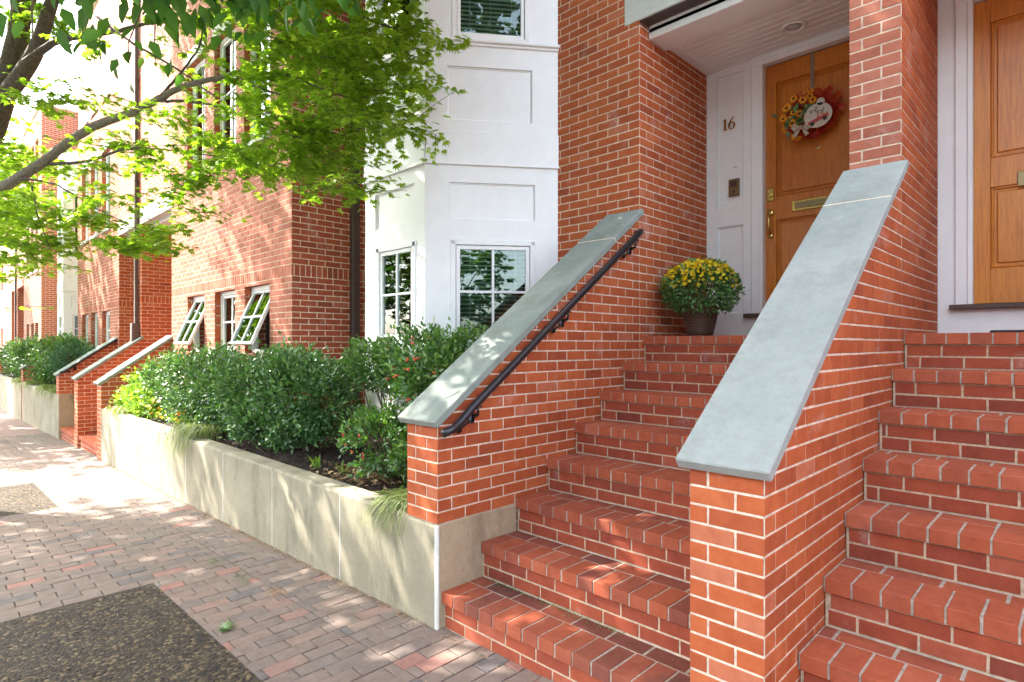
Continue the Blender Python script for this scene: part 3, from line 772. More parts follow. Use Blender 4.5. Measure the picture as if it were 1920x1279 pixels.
def twin_porch(H, xl, xp0, xp1, xr, fine=True, zt=3.80, zl=1.42, dspt=True):
    """pair of recessed doors with a brick pier between them, in the plane YV"""
    for (a, b) in ((xl, xp0), (xp1, xr)):
        mb = MB(); mb.box(a - .1, b + .1, YV - .004, YV + .12, zt, zt + .3, 'limestone', .006); mb.build('lintel', H)
        mb = MB(); mb.box(a, b, YV + .13, YD, zt + .05, zt + .09, 'white'); mb.box(a, b, YV + .14, YV + .34, zt - .06, zt + .049, 'white', .01); mb.build('porch_ceiling', H)
        mb = MB(); mb.box(a, b, YD - .4, YD - .36, zl, zt + .1, 'white'); mb.box(a + .25, a + .35, YD - .425, YD - .4005, zl, zt - .2, 'white', .004); mb.build('door_surround', H)
        make_door(H, a + .4, min(a + 1.3, b - .04), zl + .15, zt - .2, YD - .44, 'door_wood')
    mb = MB()
    brickwall(mb, (xp0, YV, 0), (1, 0, 0), (0, -1, 0), xp1 - xp0, 1.2, 7.0, (xp1 - xp0) % BL, soldier=[(2.308, 2.493)])
    brickwall(mb, (xp1, YV, 0), (0, 1, 0), (1, 0, 0), 1.7, .6, zt + .03, BL / 2, soldier=[(2.308, 2.493)], t0=.0055)
    brickwall(mb, (xl, YV, 0), (0, 1, 0), (1, 0, 0), 1.7, .6, zt + .03, BL / 2, soldier=[(2.308, 2.493)], t0=.0055)
    mb.box(xp0 + .012, xp1 - .012, YV + .012, YD, -.4, zt + .3, 'far_brick')
    mb.box(xl - .3, xl - .012, YV + .02, YD, -.4, zt + .3, 'far_brick')
    mb.box(xl, xr, YV, YV + .3, zt + .3, HT, 'far_brick'); mb.box(xl, xr, YD - .3, YD, -.4, HT, 'far_brick')
    mb.box(xl, xr, YV + .3, YD, zt + .1, zt + .3, 'far_brick')
    mb.build('porch_wall', H)
    if dspt: downspout(H, xp0 + .11, YV, 1.5, 8.8, True)
twin_porch(HD, -14.3, -12.88, -12.6, -10.77)

# third block
HE = thing('row_house', (-21.5, 5, 0), 'distant row house with a narrow white bay seen between two brick blocks', 'house')
mb = MB(); mb.box(-24.8, -18.65, YFAC + .02, YD + .4, -.4, HT, 'far_brick'); mb.build('wall', HE)
bay(HE, dx=-17.5)
HF = brick_volume('row_house', 'farthest clearly seen brick row house, shaded side wall beside the narrow white bay', -29.2, -24.8, 0, False, side=True, simple=True)
mb = MB(); mb.box(-29.2 + .012, -24.8, YV + .01, YFAC + .3, 2.31, 2.49, 'brick'); mb.build('soldier_course', HF)
mb = MB(); mb.box(-24.8 + .0, -24.79, YV, YFAC + .02, -.4, HT, 'far_brick'); mb.build('side_wall', HF)
twinx = -33.2
HG = brick_volume('row_house', 'last brick row house at the left edge, by the far brown downspout', -40.5, -33.2, 0, False, side=False, simple=True)
mb = MB(); mb.box(-33.2, -29.2, YD - .3, YD, -.4, HT, 'far_brick'); mb.box(-33.2, -29.2, YV, YD, 3.8, HT, 'far_brick'); mb.box(-31.4, -31.1, YV, YD, -.4, 3.8, 'far_brick'); mb.build('porch_wall', HG)
downspout(HG, -31.3, YV, 1.2, 8.8, True)
HH = thing('row_house', (-60, 5, 0), 'far end of the terrace fading behind the leaves at the left edge', 'house')
mb = MB()
for i in range(5): mb.box(-100 + i * 12, -92 + i * 12, YV, 9, -2, 9.5 + (i % 2), 'far_brick'); mb.box(-92 + i * 12 + .002, -88 + i * 12 - .002, YFAC, 9, -2, 9.2, 'white')
mb.build('wall', HH)

# right-hand neighbour
HB = thing('row_house', (1, 5, 0), 'brick row house at the right edge, plain white jamb beside its honey coloured door', 'house')
mb = MB(); Wp = XR - XDL
brickwall(mb, (XDL, YFAC, 0), (1, 0, 0), (0, -1, 0), Wp, 1.9, 7.4, Wp % BL, mat='brick_pink')
brickwall(mb, (XR, YFAC, 0), (0, 1, 0), (1, 0, 0), YD - YFAC, 1.3, 4.6, BL / 2 - (YFAC - YF), t0=.0055)
brickwall(mb, (XR, YFAC, 0), (1, 0, 0), (0, -1, 0), 4.6, 4.46, 7.4, 0, mat='brick_pink')
mb.box(XDL + .012, XR - .012, YFAC + .012, YD + .1, .2, 7.4, 'far_brick')
mb.box(.71, 6, YFAC + .012, YD + .4, .2, HT, 'far_brick'); mb.box(-.91, .75, YFAC + .012, YFAC + .4, 4.44, HT, 'far_brick'); mb.box(-.91, .75, YD + .14, YD + .4, .2, HT, 'far_brick')
mb.box(XR, .71, YFAC + .13, YD + .4, 4.16, 4.4, 'room')
brickwall(mb, (.72, YFAC, 0), (1, 0, 0), (0, -1, 0), 3.0, 1.0, 4.44, 0)
mb.build('wall', HB)
mb = MB(); mb.box(-.92, .85, YFAC - .004, YFAC + .128, 4.128, 4.46, 'limestone', .006); mb.build('lintel', HB)
entrance(HB, XR, .71, -.577, .333, 1.84, 3.95, None, left_panels=False)
dB, _ = make_door(HB, -.577, .333, 1.843, 3.945, YD + .035, 'door_wood_light')
mb = MB(); mb.box(-.345, -.02, YD + .02, YD + .034, 2.62, 2.72, 'dark_brass', .004); mb.build('mail_slot', dB)
mb = MB(); mb.box(.26, .30, YD + .015, YD + .034, 2.45, 2.75, 'brass', .01); mb.build('door_handle', dB)

# ------------------------------------------------------------------ stairs, stair walls, coping
def steps(name, label, xa, xb, n, y1, zb, group, dirt=0.0, land_to=YD, riser=RIS, zfirst=None, z0g=0.):
    T = thing(name, ((xa + xb) / 2, y1, z0g), label, 'staircase', group)
    for k in range(1, n + 1):
        mb = MB(); zt = zb + k * riser; yn = y1 + (k - 1) * TR; yr = yn + .018; last = k == n
        yb = yn + TR + .018 if not last else land_to
        zlow = zt - riser if k > 1 else -.35 + z0g
        mb.box(xa + .004, xb - .004, yr + .006, yb + .03 if not last else yb, zlow - (.0 if k == 1 else .01), zt - P_ + .003, 'mortar')
        lo_t, hi_t = (.25, .9)
        dk = max(0, dirt * (1 - (k - 1) / 4.))
        brickwall(mb, (xa + .004, yr, 0), (1, 0, 0), (0, -1, 0), xb - xa - .008, zt - riser if k > 1 else z0g - .1, zt - P_, (k * .0731) % BL, zo=zt - riser, mat='brick_deep', mort='mortar_step', tint=(.05, .85), mortar_face=True, t0=.012)
        # rowlock nosing
        mb.box(xa + .002, xb - .002, yn + .005, yb, zt - P_ + .0035, zt - .0045, 'mortar_grey')
        x = xa + .008
        while x < xb - .03:
            wd = min(.0925, xb - .006 - x); o = (x + random.uniform(-.001, .001), yn + random.uniform(-.002, .0025), zt - P_ + .004)
            t = min(1, max(0, random.gauss(.66, .10) - .5 * dk * random.random() ** 2 - .08 * dk))
            mb.cbox(o, (1, random.uniform(-.006, .006), 0), (0, 1, random.uniform(-.004, .004)), (0, random.uniform(-.006, .006), 1), wd, .198, P_ - .005 + random.uniform(-.002, .0008), 'step_brick', random.choice((.0015, .002, .003)), t)
            x += .1016
        y = yn + .206
        while y < yb - .02:
            x = xa - random.uniform(0, .15); dpt = min(yb - y - .002, .092)
            if yb - y < .12: dpt = yb - y - .003
            while x < xb - .01:
                a, b = max(x, xa + .006), min(x + .194, xb - .006)
                if b - a > .02: mb.cbox((a, y, zt - P_ + .004), (1, 0, 0), (0, 1, 0), (0, 0, 1), b - a, dpt, P_ - .006 - random.uniform(0, .0015), 'step_brick', .003, min(1, max(0, random.gauss(.5, .12) - .3 * dk)))
                x += .2032
            y += .1016
        mb.build('step', T)
    return T
ST1 = steps('brick_staircase', 'brick steps climbing to the door numbered 16, between the railed wall and the middle wall', XL, XDL, 8, Y1, 0, 'brick front steps', dirt=1.0)
ST2 = steps('brick_staircase', 'brick steps at the right edge leading to the honey coloured door', XR, .71, 8, Y1, 0, 'brick front steps', dirt=.15)

SL = .72; CT = math.atan(SL)
def capz(y, z0=1.14): return z0 + SL * (y - 1.96)
def parapet(label, xa, xb, zg, zbase, ytop, ca, cb, stone, z0=1.14, fine=True, base=None, capsplit=3.64, front_mat='brick'):
    T = thing('stair_wall', ((xa + xb) / 2, YF, zg), label, 'stair wall', 'sloping brick stair walls')
    mb = MB(); th = .045; zt = lambda y: capz(y, z0) - th / cos(CT)
    W_ = xb - xa; L_ = ytop - YF
    # core
    c = .009; pts = [(xa + c, YF + c, zg - .3), (xa + c, ytop, zg - .3), (xa + c, ytop, zt(ytop)), (xa + c, YF + c, zt(YF + c))]
    mb.prism(pts, (W_ - 2 * c, 0, 0), 'far_brick')
    zb_ = zbase
    brickwall(mb, (xa, YF, 0), (1, 0, 0), (0, -1, 0), W_, zb_, zt(YF) - .001, W_ % BL, mat=front_mat)
    cp = [(0, zb_ - 1), (L_, zb_ - 1), (L_, zt(ytop)), (0, zt(YF))]
    brickwall(mb, (xb, YF, 0), (0, 1, 0), (1, 0, 0), L_, zb_, zt(ytop), BL / 2, cp=cp, t0=.0055)
    cp2 = [(0, zb_ - 1), (L_, zb_ - 1), (L_, zt(YF)), (0, zt(ytop))]
    brickwall(mb, (xa, ytop, 0), (0, -1, 0), (-1, 0, 0), L_, zb_, zt(ytop), BL / 2, cp=cp2, t1=.0055)
    mb.build('wall', T)
    if base is not None:
        b = MB(); b.box(xb - .02, xb + .006, YF + .001, base, zg - .3, zbase - .001, 'concrete_tan', .006)
        b.build('base', T)
    segs = [(1.96, capsplit), (capsplit + .012, ytop)] if capsplit < ytop else [(1.96, ytop)]
    m2 = MB()
    for (a, b_) in segs:
        o = (ca, a, capz(a, z0)); V = (0, cos(CT), sin(CT)); Nn = (0, -sin(CT), cos(CT))
        o = np.array(o) - np.array(Nn) * th
        m2.cbox(o, (1, 0, 0), V, Nn, cb - ca, (b_ - a) / cos(CT), th, stone, .005)
    if len(segs) > 1:
        a = capsplit; o = np.array((ca + .003, a - .002, capz(a - .002, z0))) - np.array((0, -sin(CT), cos(CT))) * (th - .002)
        m2.cbox(o, (1, 0, 0), (0, cos(CT), sin(CT)), (0, -sin(CT), cos(CT)), cb - ca - .006, .014, th - .0035, 'mortar')
    m2.build('coping', T)
    return T
W1 = parapet('sloping brick stair wall left of the steps, weathered grey coping, black handrail fixed to it', XL - WP, XL, -.02, .57, YFAC - .001, -2.86, -2.51, 'bluestone', base=2.63)
W2 = parapet('sloping brick stair wall between the two near flights, clean pale blue-grey coping', XDL, XR, 0, 0.0, YFAC - .001, -1.088, -.747, 'bluestone_clean')
W3 = parapet('sloping brick stair wall beyond the right flight', .71, .99, 0, 0.0, YFAC - .001, .675, 1.02, 'bluestone_clean')
# pale caulk in the corner joint of the first wall
mb = MB(); mb.box(XL - .027, XL + .009, YF - .004, YF + .008, -.05, .566, 'limestone', .004); mb.build('caulk', W1)

FZ = .96
a1 = parapet('sunlit sloping stair wall where the long near planter ends', -11.05, -10.77, -.22, -.25, 3.0, -11.1, -10.72, 'bluestone', z0=FZ, capsplit=9)
a2 = parapet('middle sloping stair wall of the distant pair of flights', -12.88, -12.6, -.27, -.3, 3.0, -12.93, -12.55, 'bluestone', z0=FZ, capsplit=9)
a3 = parapet('sloping stair wall with dark rail beside the second planter', -14.78, -14.5, -.3, .57, 3.0, -14.83, -14.45, 'bluestone', z0=FZ, capsplit=9, base=2.6)
a4 = parapet('short far stair wall rising behind the loose green shrub', -20.2, -19.9, -.45, .5, 3.4, -20.25, -19.85, 'bluestone', z0=.92, capsplit=9, base=2.6)
steps('brick_staircase', 'distant brick steps just past the long near planter', -12.6, -11.05, 7, Y1, -.24, 'brick front steps', z0g=-.25)
steps('brick_staircase', 'distant brick steps beside the second planter', -14.5, -12.88, 7, Y1, -.28, 'brick front steps', z0g=-.3)
b1 = parapet('first of the far sloping stair walls at the left edge', -29.6, -29.3, -.7, -.7, YV, -29.65, -29.25, 'bluestone', z0=.9, capsplit=9)
b2 = parapet('last of the far sloping stair walls at the left edge', -31.4, -31.1, -.7, -.7, YV, -31.45, -31.05, 'bluestone', z0=.9, capsplit=9)

# handrails
def handrail(label, x, wallx, ya, yb, zfun, r=.0235, brk=(.22, 1.03, 1.85)):
    T = thing('handrail', (x, ya, zfun(ya)), label, 'handrail', 'black stair handrails')
    mb = MB(); pts = []
    pts.append((x, ya - .03, zfun(ya) + .004)); pts.append((x, ya + .04, zfun(ya) + .02)); pts.append((x, ya + .10, zfun(ya + .10) - .01)); pts.append((x, ya + .18, zfun(ya + .18)))
    for q in np.linspace(ya + .3, yb - .15, 10): pts.append((x, q, zfun(q)))
    pts += [(x, yb - .05, zfun(yb - .05)), (x - .004, yb, zfun(yb) - .004), (x - .03, yb + .022, zfun(yb)), (wallx + .004, yb + .024, zfun(yb) - .01)]
    mb.tube(pts, r, 'black_metal', 14); mb.build('rail', T, True)
    for d in brk:
        y = ya + d; z = zfun(y); m2 = MB()
        m2.tube([(x, y, z - r * .6), (x, y + .003, z - .055), (x - .01, y + .008, z - .075), (wallx + .012, y + .01, z - .082)], [.007, .008, .009, .010], 'black_metal', 8)
        m2.lathe((wallx + .02, y + .01, z - .082), [(.012, -.012), (.012, .012)], 'black_metal', 10)
        m2.cbox((wallx + .0005, y - .02, z - .125), (1, 0, 0), (0, 1, 0), (0, 0, 1), .009, .045, .085, 'black_metal', .003)
        m2.box(x - .012, x + .012, y - .03, y + .03, z - r - .006, z - r + .003, 'black_metal', .002)
        # scroll end of the bracket below the rail
        m2.tube([(wallx + .03, y - .10, z - .165), (wallx + .03, y - .095, z - .145), (wallx + .03, y - .11, z - .135), (wallx + .03, y - .125, z - .15), (wallx + .03, y - .115, z - .166), (wallx + .006, y - .09, z - .155), (wallx + .006, y - .01, z - .11)], .006, 'black_metal', 8)
        m2.build('bracket', T, True)
    return T
handrail('black tubular handrail on the stair wall beside the steps to number 16', XL + .062, XL, 2.03, 3.965, lambda y: 1.075 + .705 * (y - 2.03))
handrail('thin dark handrail on the distant stair wall beside the second planter', -14.43, -14.5, 2.05, 3.0, lambda y: .96 + .72 * (y - 2.0))

# ------------------------------------------------------------------ planters
def planter(label, xa, xb, joints, zt, mat='concrete', step=None):
    T = thing('planter', ((xa + xb) / 2, YF, gz((xa + xb) / 2)), label, 'planter', 'long concrete planters')
    es = [xb] + joints + [xa]
    for i in range(len(es) - 1):
        b, a = es[i], es[i + 1]; mb = MB(); g0 = gz(a) - .3
        zz = zt
        # section with rounded top edge
        r = .022; yb = YF + .16
        sec = [(YF, g0), (YF, zz - r), (YF + r * .3, zz - r * .3), (YF + r, zz), (yb - .012, zz), (yb, zz - .012), (yb, g0)]
        mb.prism([(a + .004, y, z) for y, z in sec], (b - a - .008, 0, 0), mat)
        mb.build('panel', T)
    mb = MB()
    for j in joints: mb.box(j - .0042, j + .0042, YF - .0006, YF + .15, gz(xa) - .3, zt - .02, 'limestone')
    mb.box(xa, xa + .16, YF + .165, 2.96, gz(xa) - .3, zt, mat, .01)
    mb.build('joint_seal', T)
    return T
planter('long low concrete planter running left from the railed stair wall', -10.76, XL - .021, [-3.597, -4.662, -5.725, -6.789, -7.921, -9.0, -10.0], .57)
planter('distant concrete planter holding the rounded shrubs', -19.89, -14.52, [-16.4, -18.1], .55)
planter('farthest concrete planter at the left edge', -28.9, -20.22, [-22, -24, -26], .5)
def soil(xa, xb, ya, yb, z):
    mb = MB(); nx, ny = int((xb - xa) / .06), int((yb - ya) / .06); V = []; F = []
    for j in range(ny + 1):
        for i in range(nx + 1):
            x = xa + (xb - xa) * i / nx; y = ya + (yb - ya) * j / ny
            V.append((x, y, z + .05 * max(0, min(1, (y - ya) / .5)) + .02 * math.sin(x * 5.1) * math.sin(y * 7) + random.uniform(-.012, .012)))
    for j in range(ny):
        for i in range(nx): q = j * (nx + 1) + i; F.append((q, q + 1, q + nx + 2, q + nx + 1))
    mb.add(V, F, 'mulch'); return mb
mb = soil(-10.6, XL - WP - .001, YF + .15, 4.0, .50)
for k in range(5000):   # bark chips
    x = random.uniform(-6.5, -2.85); y = random.uniform(YF + .17, 3.1); z = .505 + .05 * max(0, min(1, (y - YF - .15) / .5)) + random.uniform(0, .02)
    a = random.uniform(0, 6.28); l = random.uniform(.006, .022); t = l * .35
    ux, uy = cos(a) * l, sin(a) * l; vx, vy = -sin(a) * t, cos(a) * t; q = random.uniform(-.01, .01)
    mb.add([(x - ux - vx, y - uy - vy, z - q), (x + ux - vx, y + uy - vy, z + q), (x + ux + vx, y + uy + vy, z + q + .002), (x - ux + vx, y - uy + vy, z - q + .002)], [(0, 1, 2, 3)], 'mulch')
tag(mb.build('planter_soil'), kind='structure')
mb = soil(-19.8, -14.8, YF + .15, 2.96, .48); tag(mb.build('planter_soil'), kind='structure')
mb = soil(-28.8, -20.25, YF + .15, 2.96, .43); tag(mb.build('planter_soil'), kind='structure')
#@@B
# ------------------------------------------------------------------ foliage
def T_(v, f): return (np.array(v, float), [tuple(x) for x in f])
LEAF = T_([(0, 0, 0), (.33, .26, .05), (.36, 0, -.03), (.33, -.26, .05), (1, 0, -.10), (.75, .15, .01), (.75, -.15, .01)], [(0, 2, 1), (0, 3, 2), (1, 2, 4, 5), (2, 3, 6, 4)])
LEAFN = T_([(0, 0, 0), (.4, .15, .03), (.42, 0, -.02), (.4, -.15, .03), (1, 0, -.14)], [(0, 2, 1), (0, 3, 2), (1, 2, 4), (2, 3, 4)])
def palm(nb=5, spread=62, w=.13):
    V = []; F = []
    for i in range(nb):
        a = R(-spread + 2 * spread * i / (nb - 1)); L = 1 - .28 * abs(i - (nb - 1) / 2) / ((nb - 1) / 2)
        d = np.array([cos(a), sin(a)]); n = np.array([-sin(a), cos(a)]); k = len(V)
        V += [(0, 0, 0), (*(d * L * .45 + n * w), .02), (*(d * L), -.10 - .05 * abs(a)), (*(d * L * .45 - n * w), .02)]
        F.append((k, k + 1, k + 2, k + 3))
    return T_(V, F)
PALM = palm(); QUAD = T_([(0, -.1, 0), (.5, -.42, .05), (1, 0, -.1), (.5, .42, .05)], [(0, 1, 2, 3)])
PETALS = T_(*(lambda V, F: (V, F))([p for i in range(8) for p in [(0, 0, 0), (.42 * cos(i * .785 - .3), .42 * sin(i * .785 - .3), .08), (.5 * cos(i * .785), .5 * sin(i * .785), .05), (.42 * cos(i * .785 + .3), .42 * sin(i * .785 + .3), .08)]], [(4 * i, 4 * i + 1, 4 * i + 2, 4 * i + 3) for i in range(8)]))
def norm(a): return a / (np.linalg.norm(a, axis=-1, keepdims=True) + 1e-9)
def leafmesh(name, inst, parent, mats):
    """inst: list of (template, pos, dir, nrm, size, tint, matindex)"""
    Vs = []; Ls = []; Ps = []; Ts = []; Ms = []; base = 0
    for tpl, pos, d, n, size, tint, mi in inst:
        tv, tf = tpl; d = norm(d); n = n - d * np.sum(n * d, axis=1, keepdims=True); n = norm(n); s = np.cross(n, d)
        k = len(pos)
        if k == 0: continue
        size = np.asarray(size, float).reshape(k, 1, 1) * np.ones((k, 1, 1))
        V = pos[:, None, :] + size * (tv[None, :, 0:1] * d[:, None, :] + tv[None, :, 1:2] * s[:, None, :] + tv[None, :, 2:3] * n[:, None, :])
        nv = len(tv); Vs.append(V.reshape(-1, 3)); off = base + np.arange(k) * nv
        for f in tf:
            Ls.append((np.array(f)[None, :] + off[:, None]).reshape(-1)); Ps.append(np.full(k, len(f))); Ts.append(np.asarray(tint, float) * np.ones(k)); Ms.append(np.full(k, mi))
        base += k * nv
    V = np.concatenate(Vs); L = np.concatenate(Ls); P = np.concatenate(Ps); Tn = np.concatenate(Ts); Mi = np.concatenate(Ms)
    V = V - np.array(ORG[parent]) if parent is not None else V
    me = bpy.data.meshes.new(name); me.vertices.add(len(V)); me.vertices.foreach_set('co', V.astype(np.float32).reshape(-1))
    me.loops.add(len(L)); me.loops.foreach_set('vertex_index', L.astype(np.int32))
    me.polygons.add(len(P)); st = np.concatenate([[0], np.cumsum(P)[:-1]]); me.polygons.foreach_set('loop_start', st.astype(np.int32)); me.polygons.foreach_set('loop_total', P.astype(np.int32))
    for m_ in mats: me.materials.append(M[m_])
    me.polygons.foreach_set('material_index', Mi.astype(np.int32))
    a = me.attributes.new('tint', 'FLOAT', 'FACE'); a.data.foreach_set('value', np.clip(Tn, 0, 1).astype(np.float32))
    me.update(calc_edges=True); me.validate()
    o = bpy.data.objects.new(name, me); COL.objects.link(o)
    if parent is not None: o.parent = parent; ORG[o] = ORG[parent]
    else: ORG[o] = (0, 0, 0)
    return o
def rvec(n): return norm(rng.normal(size=(n, 3)))
def clumps(c, r, n, ncl, spread, shell=.55):
    """leaf positions gathered in clumps towards the outside of an ellipsoid"""
    c = np.array(c, float); r = np.array(r, float)
    cd = rvec(ncl); rad = shell + (1 - shell) * rng.random((ncl, 1)) ** .6; cc = cd * rad
    idx = rng.integers(0, ncl, n); out = cd[idx]
    p = cc[idx] * r + rng.normal(size=(n, 3)) * spread
    return c + p, out

def shrub(name, label, cat, blobs, mats, tpl, size, n, spread, base, extra=None, group=None, cut=None):
    T = thing(name, base, label, cat, group)
    mb = MB(); bz = np.array(base, float)
    for (c, r, wt) in blobs:
        for k in range(max(3, int(9 * wt))):
            e = np.array(c) + rvec(1)[0] * np.array(r) * .75
            s = bz + np.array([(c[0] - bz[0]) * .6 + random.uniform(-.05, .05), (c[1] - bz[1]) * .6 + random.uniform(-.04, .04), -.02]); m_ = (s + e) / 2 + np.array([random.uniform(-.05, .05), random.uniform(-.05, .05), .03])
            mb.tube([s, (s * .6 + m_ * .4), m_, (m_ + e) / 2, e], [.009, .008, .006, .004, .002], 'stem', 5)
    mb.build('stems', T)
    inst = []; tot = sum(b[2] for b in blobs)
    for (c, r, wt) in blobs:
        k = int(n * wt / tot); p, out = clumps(c, r, k, max(16, k // 38), spread)
        if cut is not None: ok = cut(p); p = p[ok]; out = out[ok]; k = len(p)
        d = norm(out + rvec(k) * .9 + np.array([0, 0, .25])); nn = norm(out * .5 + rvec(k) * .7 + np.array([0, -.1, .7]))
        up = (p[:, 2] - c[2]) / r[2]
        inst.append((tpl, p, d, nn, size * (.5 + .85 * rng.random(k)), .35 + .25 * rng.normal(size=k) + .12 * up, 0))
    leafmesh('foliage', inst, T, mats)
    return T
frontcut = lambda p: (p[:, 1] > 2.02) & (p[:, 2] > .5)
# glossy shrub with orange-red hips beside the railed stair wall
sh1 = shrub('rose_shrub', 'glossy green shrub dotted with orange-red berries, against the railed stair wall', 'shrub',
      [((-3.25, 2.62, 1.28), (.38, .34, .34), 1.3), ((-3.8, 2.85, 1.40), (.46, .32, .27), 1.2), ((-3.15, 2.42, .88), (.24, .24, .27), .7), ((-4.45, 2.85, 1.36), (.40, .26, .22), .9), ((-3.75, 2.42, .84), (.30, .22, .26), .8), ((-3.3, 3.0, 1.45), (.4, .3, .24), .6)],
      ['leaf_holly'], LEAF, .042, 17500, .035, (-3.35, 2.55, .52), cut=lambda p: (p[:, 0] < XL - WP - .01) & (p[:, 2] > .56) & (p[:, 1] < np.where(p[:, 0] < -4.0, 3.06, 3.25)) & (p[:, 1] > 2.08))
bm_ = None
for k in range(22):
    c, r = random.choice([((-3.25, 2.60, 1.25), (.40, .36, .36)), ((-3.8, 2.85, 1.38), (.48, .35, .28)), ((-3.75, 2.42, .84), (.31, .24, .27))])
    d = rvec(1)[0]; d[1] = -abs(d[1]) - .3; d /= np.linalg.norm(d); p = np.array(c) + d * np.array(r) * 1.02
    bm_ = MB()
    for q in range(random.randint(3, 5)):
        e = p + rng.normal(size=3) * .007; bm_.lathe(tuple(e), [(.002, -.0065), (.0065, -.0025), (.0065, .0025), (.002, .0065)], 'berry', 6)
    bm_.build('berry_cluster', sh1, True)
shrub('evergreen_shrub', 'dark green leafy shrub in the middle of the near planter, beside the berried one', 'shrub',
      [((-5.35, 2.58, 1.08), (.50, .36, .40), 1.2), ((-6.15, 2.52, 1.06), (.55, .36, .38), 1.2), ((-4.95, 2.6, 1.05), (.32, .28, .36), .7), ((-5.8, 2.65, 1.30), (.7, .25, .17), .6), ((-5.6, 2.3, .80), (.7, .14, .18), .6)],
      ['leaf_dark'], LEAF, .048, 17000, .05, (-5.6, 2.55, .52), group='dark shrubs in the near planter', cut=lambda p: (p[:, 1] > 2.1) & (p[:, 1] < 2.93) & (p[:, 2] > .62))
shrub('evergreen_shrub', 'dark green leafy shrub next to the lime green one, below the leftmost propped window', 'shrub',
      [((-7.3, 2.55, 1.08), (.65, .34, .40), 1.1), ((-8.3, 2.55, 1.08), (.62, .34, .42), 1.1), ((-6.75, 2.5, 1.02), (.45, .32, .40), .8), ((-9.15, 2.5, 1.02), (.5, .32, .36), .8), ((-7.8, 2.65, 1.32), (.6, .2, .16), .4), ((-7.6, 2.28, .82), (.8, .12, .2), .5)],
      ['leaf_dark'], LEAF, .05, 17000, .055, (-7.6, 2.55, .52), group='dark shrubs in the near planter', cut=lambda p: (p[:, 1] > 2.08) & (p[:, 1] < 2.93) & (p[:, 2] > .6))
shrub('lime_shrub', 'sunlit lime green shrub at the far end of the near planter', 'shrub',
      [((-9.9, 2.5, .92), (.42, .32, .28), .8), ((-10.3, 2.4, .72), (.3, .25, .18), .5), ((-9.4, 2.25, .74), (.5, .14, .16), .5)],
      ['leaf_lime'], LEAF, .055, 4200, .05, (-9.9, 2.45, .52), cut=frontcut)
shrub('leafy_shrub', 'loose green shrub left of the rounded clipped one in the second planter', 'shrub',
      [((-18.4, 2.55, 1.15), (.9, .45, .5), 1.2), ((-17.3, 2.6, 1.25), (.7, .4, .45), 1), ((-19.3, 2.5, 1.0), (.6, .4, .4), .6)],
      ['leaf_holly'], LEAF, .09, 7000, .09, (-18.3, 2.55, .48))
shrub('clipped_shrub', 'dense rounded blue-green shrub in the second planter', 'shrub',
      [((-15.9, 2.5, 1.15), (.72, .42, .47), 1)], ['leaf_box'], LEAFN, .06, 6500, .05, (-15.9, 2.5, .48))
shrub('dark_shrub', 'dark green shrub in the farthest planter at the left edge of the picture', 'shrub',
      [((-22.4, 2.5, 1.1), (1.3, .45, .55), 1), ((-25.5, 2.5, 1.1), (1.6, .45, .5), 1)], ['leaf_dark'], LEAF, .10, 6500, .1, (-23.5, 2.5, .43))

def tuft(name, label, cat, c, n, L, mats, droop=1.0, lean=(0, -.3, 0), wd=.004, spread=.05, group=None, mat='grass_blade'):
    T = MB(); c = np.array(c, float)
    V = []; 
    for k in range(n):
        a = rng.random() * 2 * pi; d = np.array([cos(a), sin(a), 0]) * (.35 + .65 * rng.random()) + np.array(lean); s = c + np.array([rng.normal() * spread, rng.normal() * spread * .6, 0])
        l = L * (.6 + .5 * rng.random()); pts = []
        for t in np.linspace(0, 1, 7):
            pts.append(s + d * l * (t * .75) + np.array([0, 0, l * (1.35 * t - droop * 1.5 * t * t)]))
        side = np.cross(d, (0, 0, 1)); side /= np.linalg.norm(side) + 1e-9; ww = wd * (.7 + .6 * rng.random()); tn = rng.random()
        for i in range(6):
            w0, w1 = ww * (1 - (i / 6) ** 2), ww * (1 - ((i + 1) / 6) ** 2) + .0002
            T.poly([pts[i] - side * w0, pts[i] + side * w0, pts[i + 1] + side * w1, pts[i + 1] - side * w1], mat, tn)
    return tag(T.build(name, loc=tuple(c)), label, cat, group)
tuft('grass_tuft', 'arching variegated grass spilling over the planter beside the railed stair wall', 'grass tuft', (-2.97, 2.17, .55), 360, .37, None, 1.15, (-.40, -.55, 0), .0035, .05)
tuft('grass_tuft', 'pale green grass hanging over the planter below the dark shrub', 'grass tuft', (-6.85, 2.17, .60), 420, .42, None, 1.35, (0, -.55, 0), .0035, .13)
tuft('grass_tuft', 'sun-bleached grass tuft at the far end of the near planter', 'grass tuft', (-9.9, 2.15, .56), 160, .36, None, 1.0, (0, -.2, 0), .006, .14)
for (x, lb) in ((-15.3, 'grass hanging over the second planter nearest the dark rail'), (-16.6, 'grass hanging over the middle of the second planter'), (-18.9, 'grass hanging over the far end of the second planter')):
    tuft('grass_tuft', lb, 'grass tuft', (x, 2.18, .55), 150, .40, None, 1.2, (0, -.6, 0), .006, .18, 'grasses in the second planter')
tuft('grass_tuft', 'yellow-green grass over the farthest planter', 'grass tuft', (-21.3, 2.18, .5), 120, .45, None, 1.1, (0, -.5, 0), .009, .2)
tuft('strap_plant', 'small yellow-green strappy plant on the bare soil', 'plant', (-4.62, 2.36, .53), 11, .17, None, .5, (0, -.1, 0), .009, .03, mat='leaf_lime')
tuft('strap_plant', 'few thin green shoots on the soil near the fallen dry leaves', 'plant', (-4.25, 2.42, .53), 8, .12, None, .4, (0, -.1, 0), .006, .04, mat='leaf_lime')
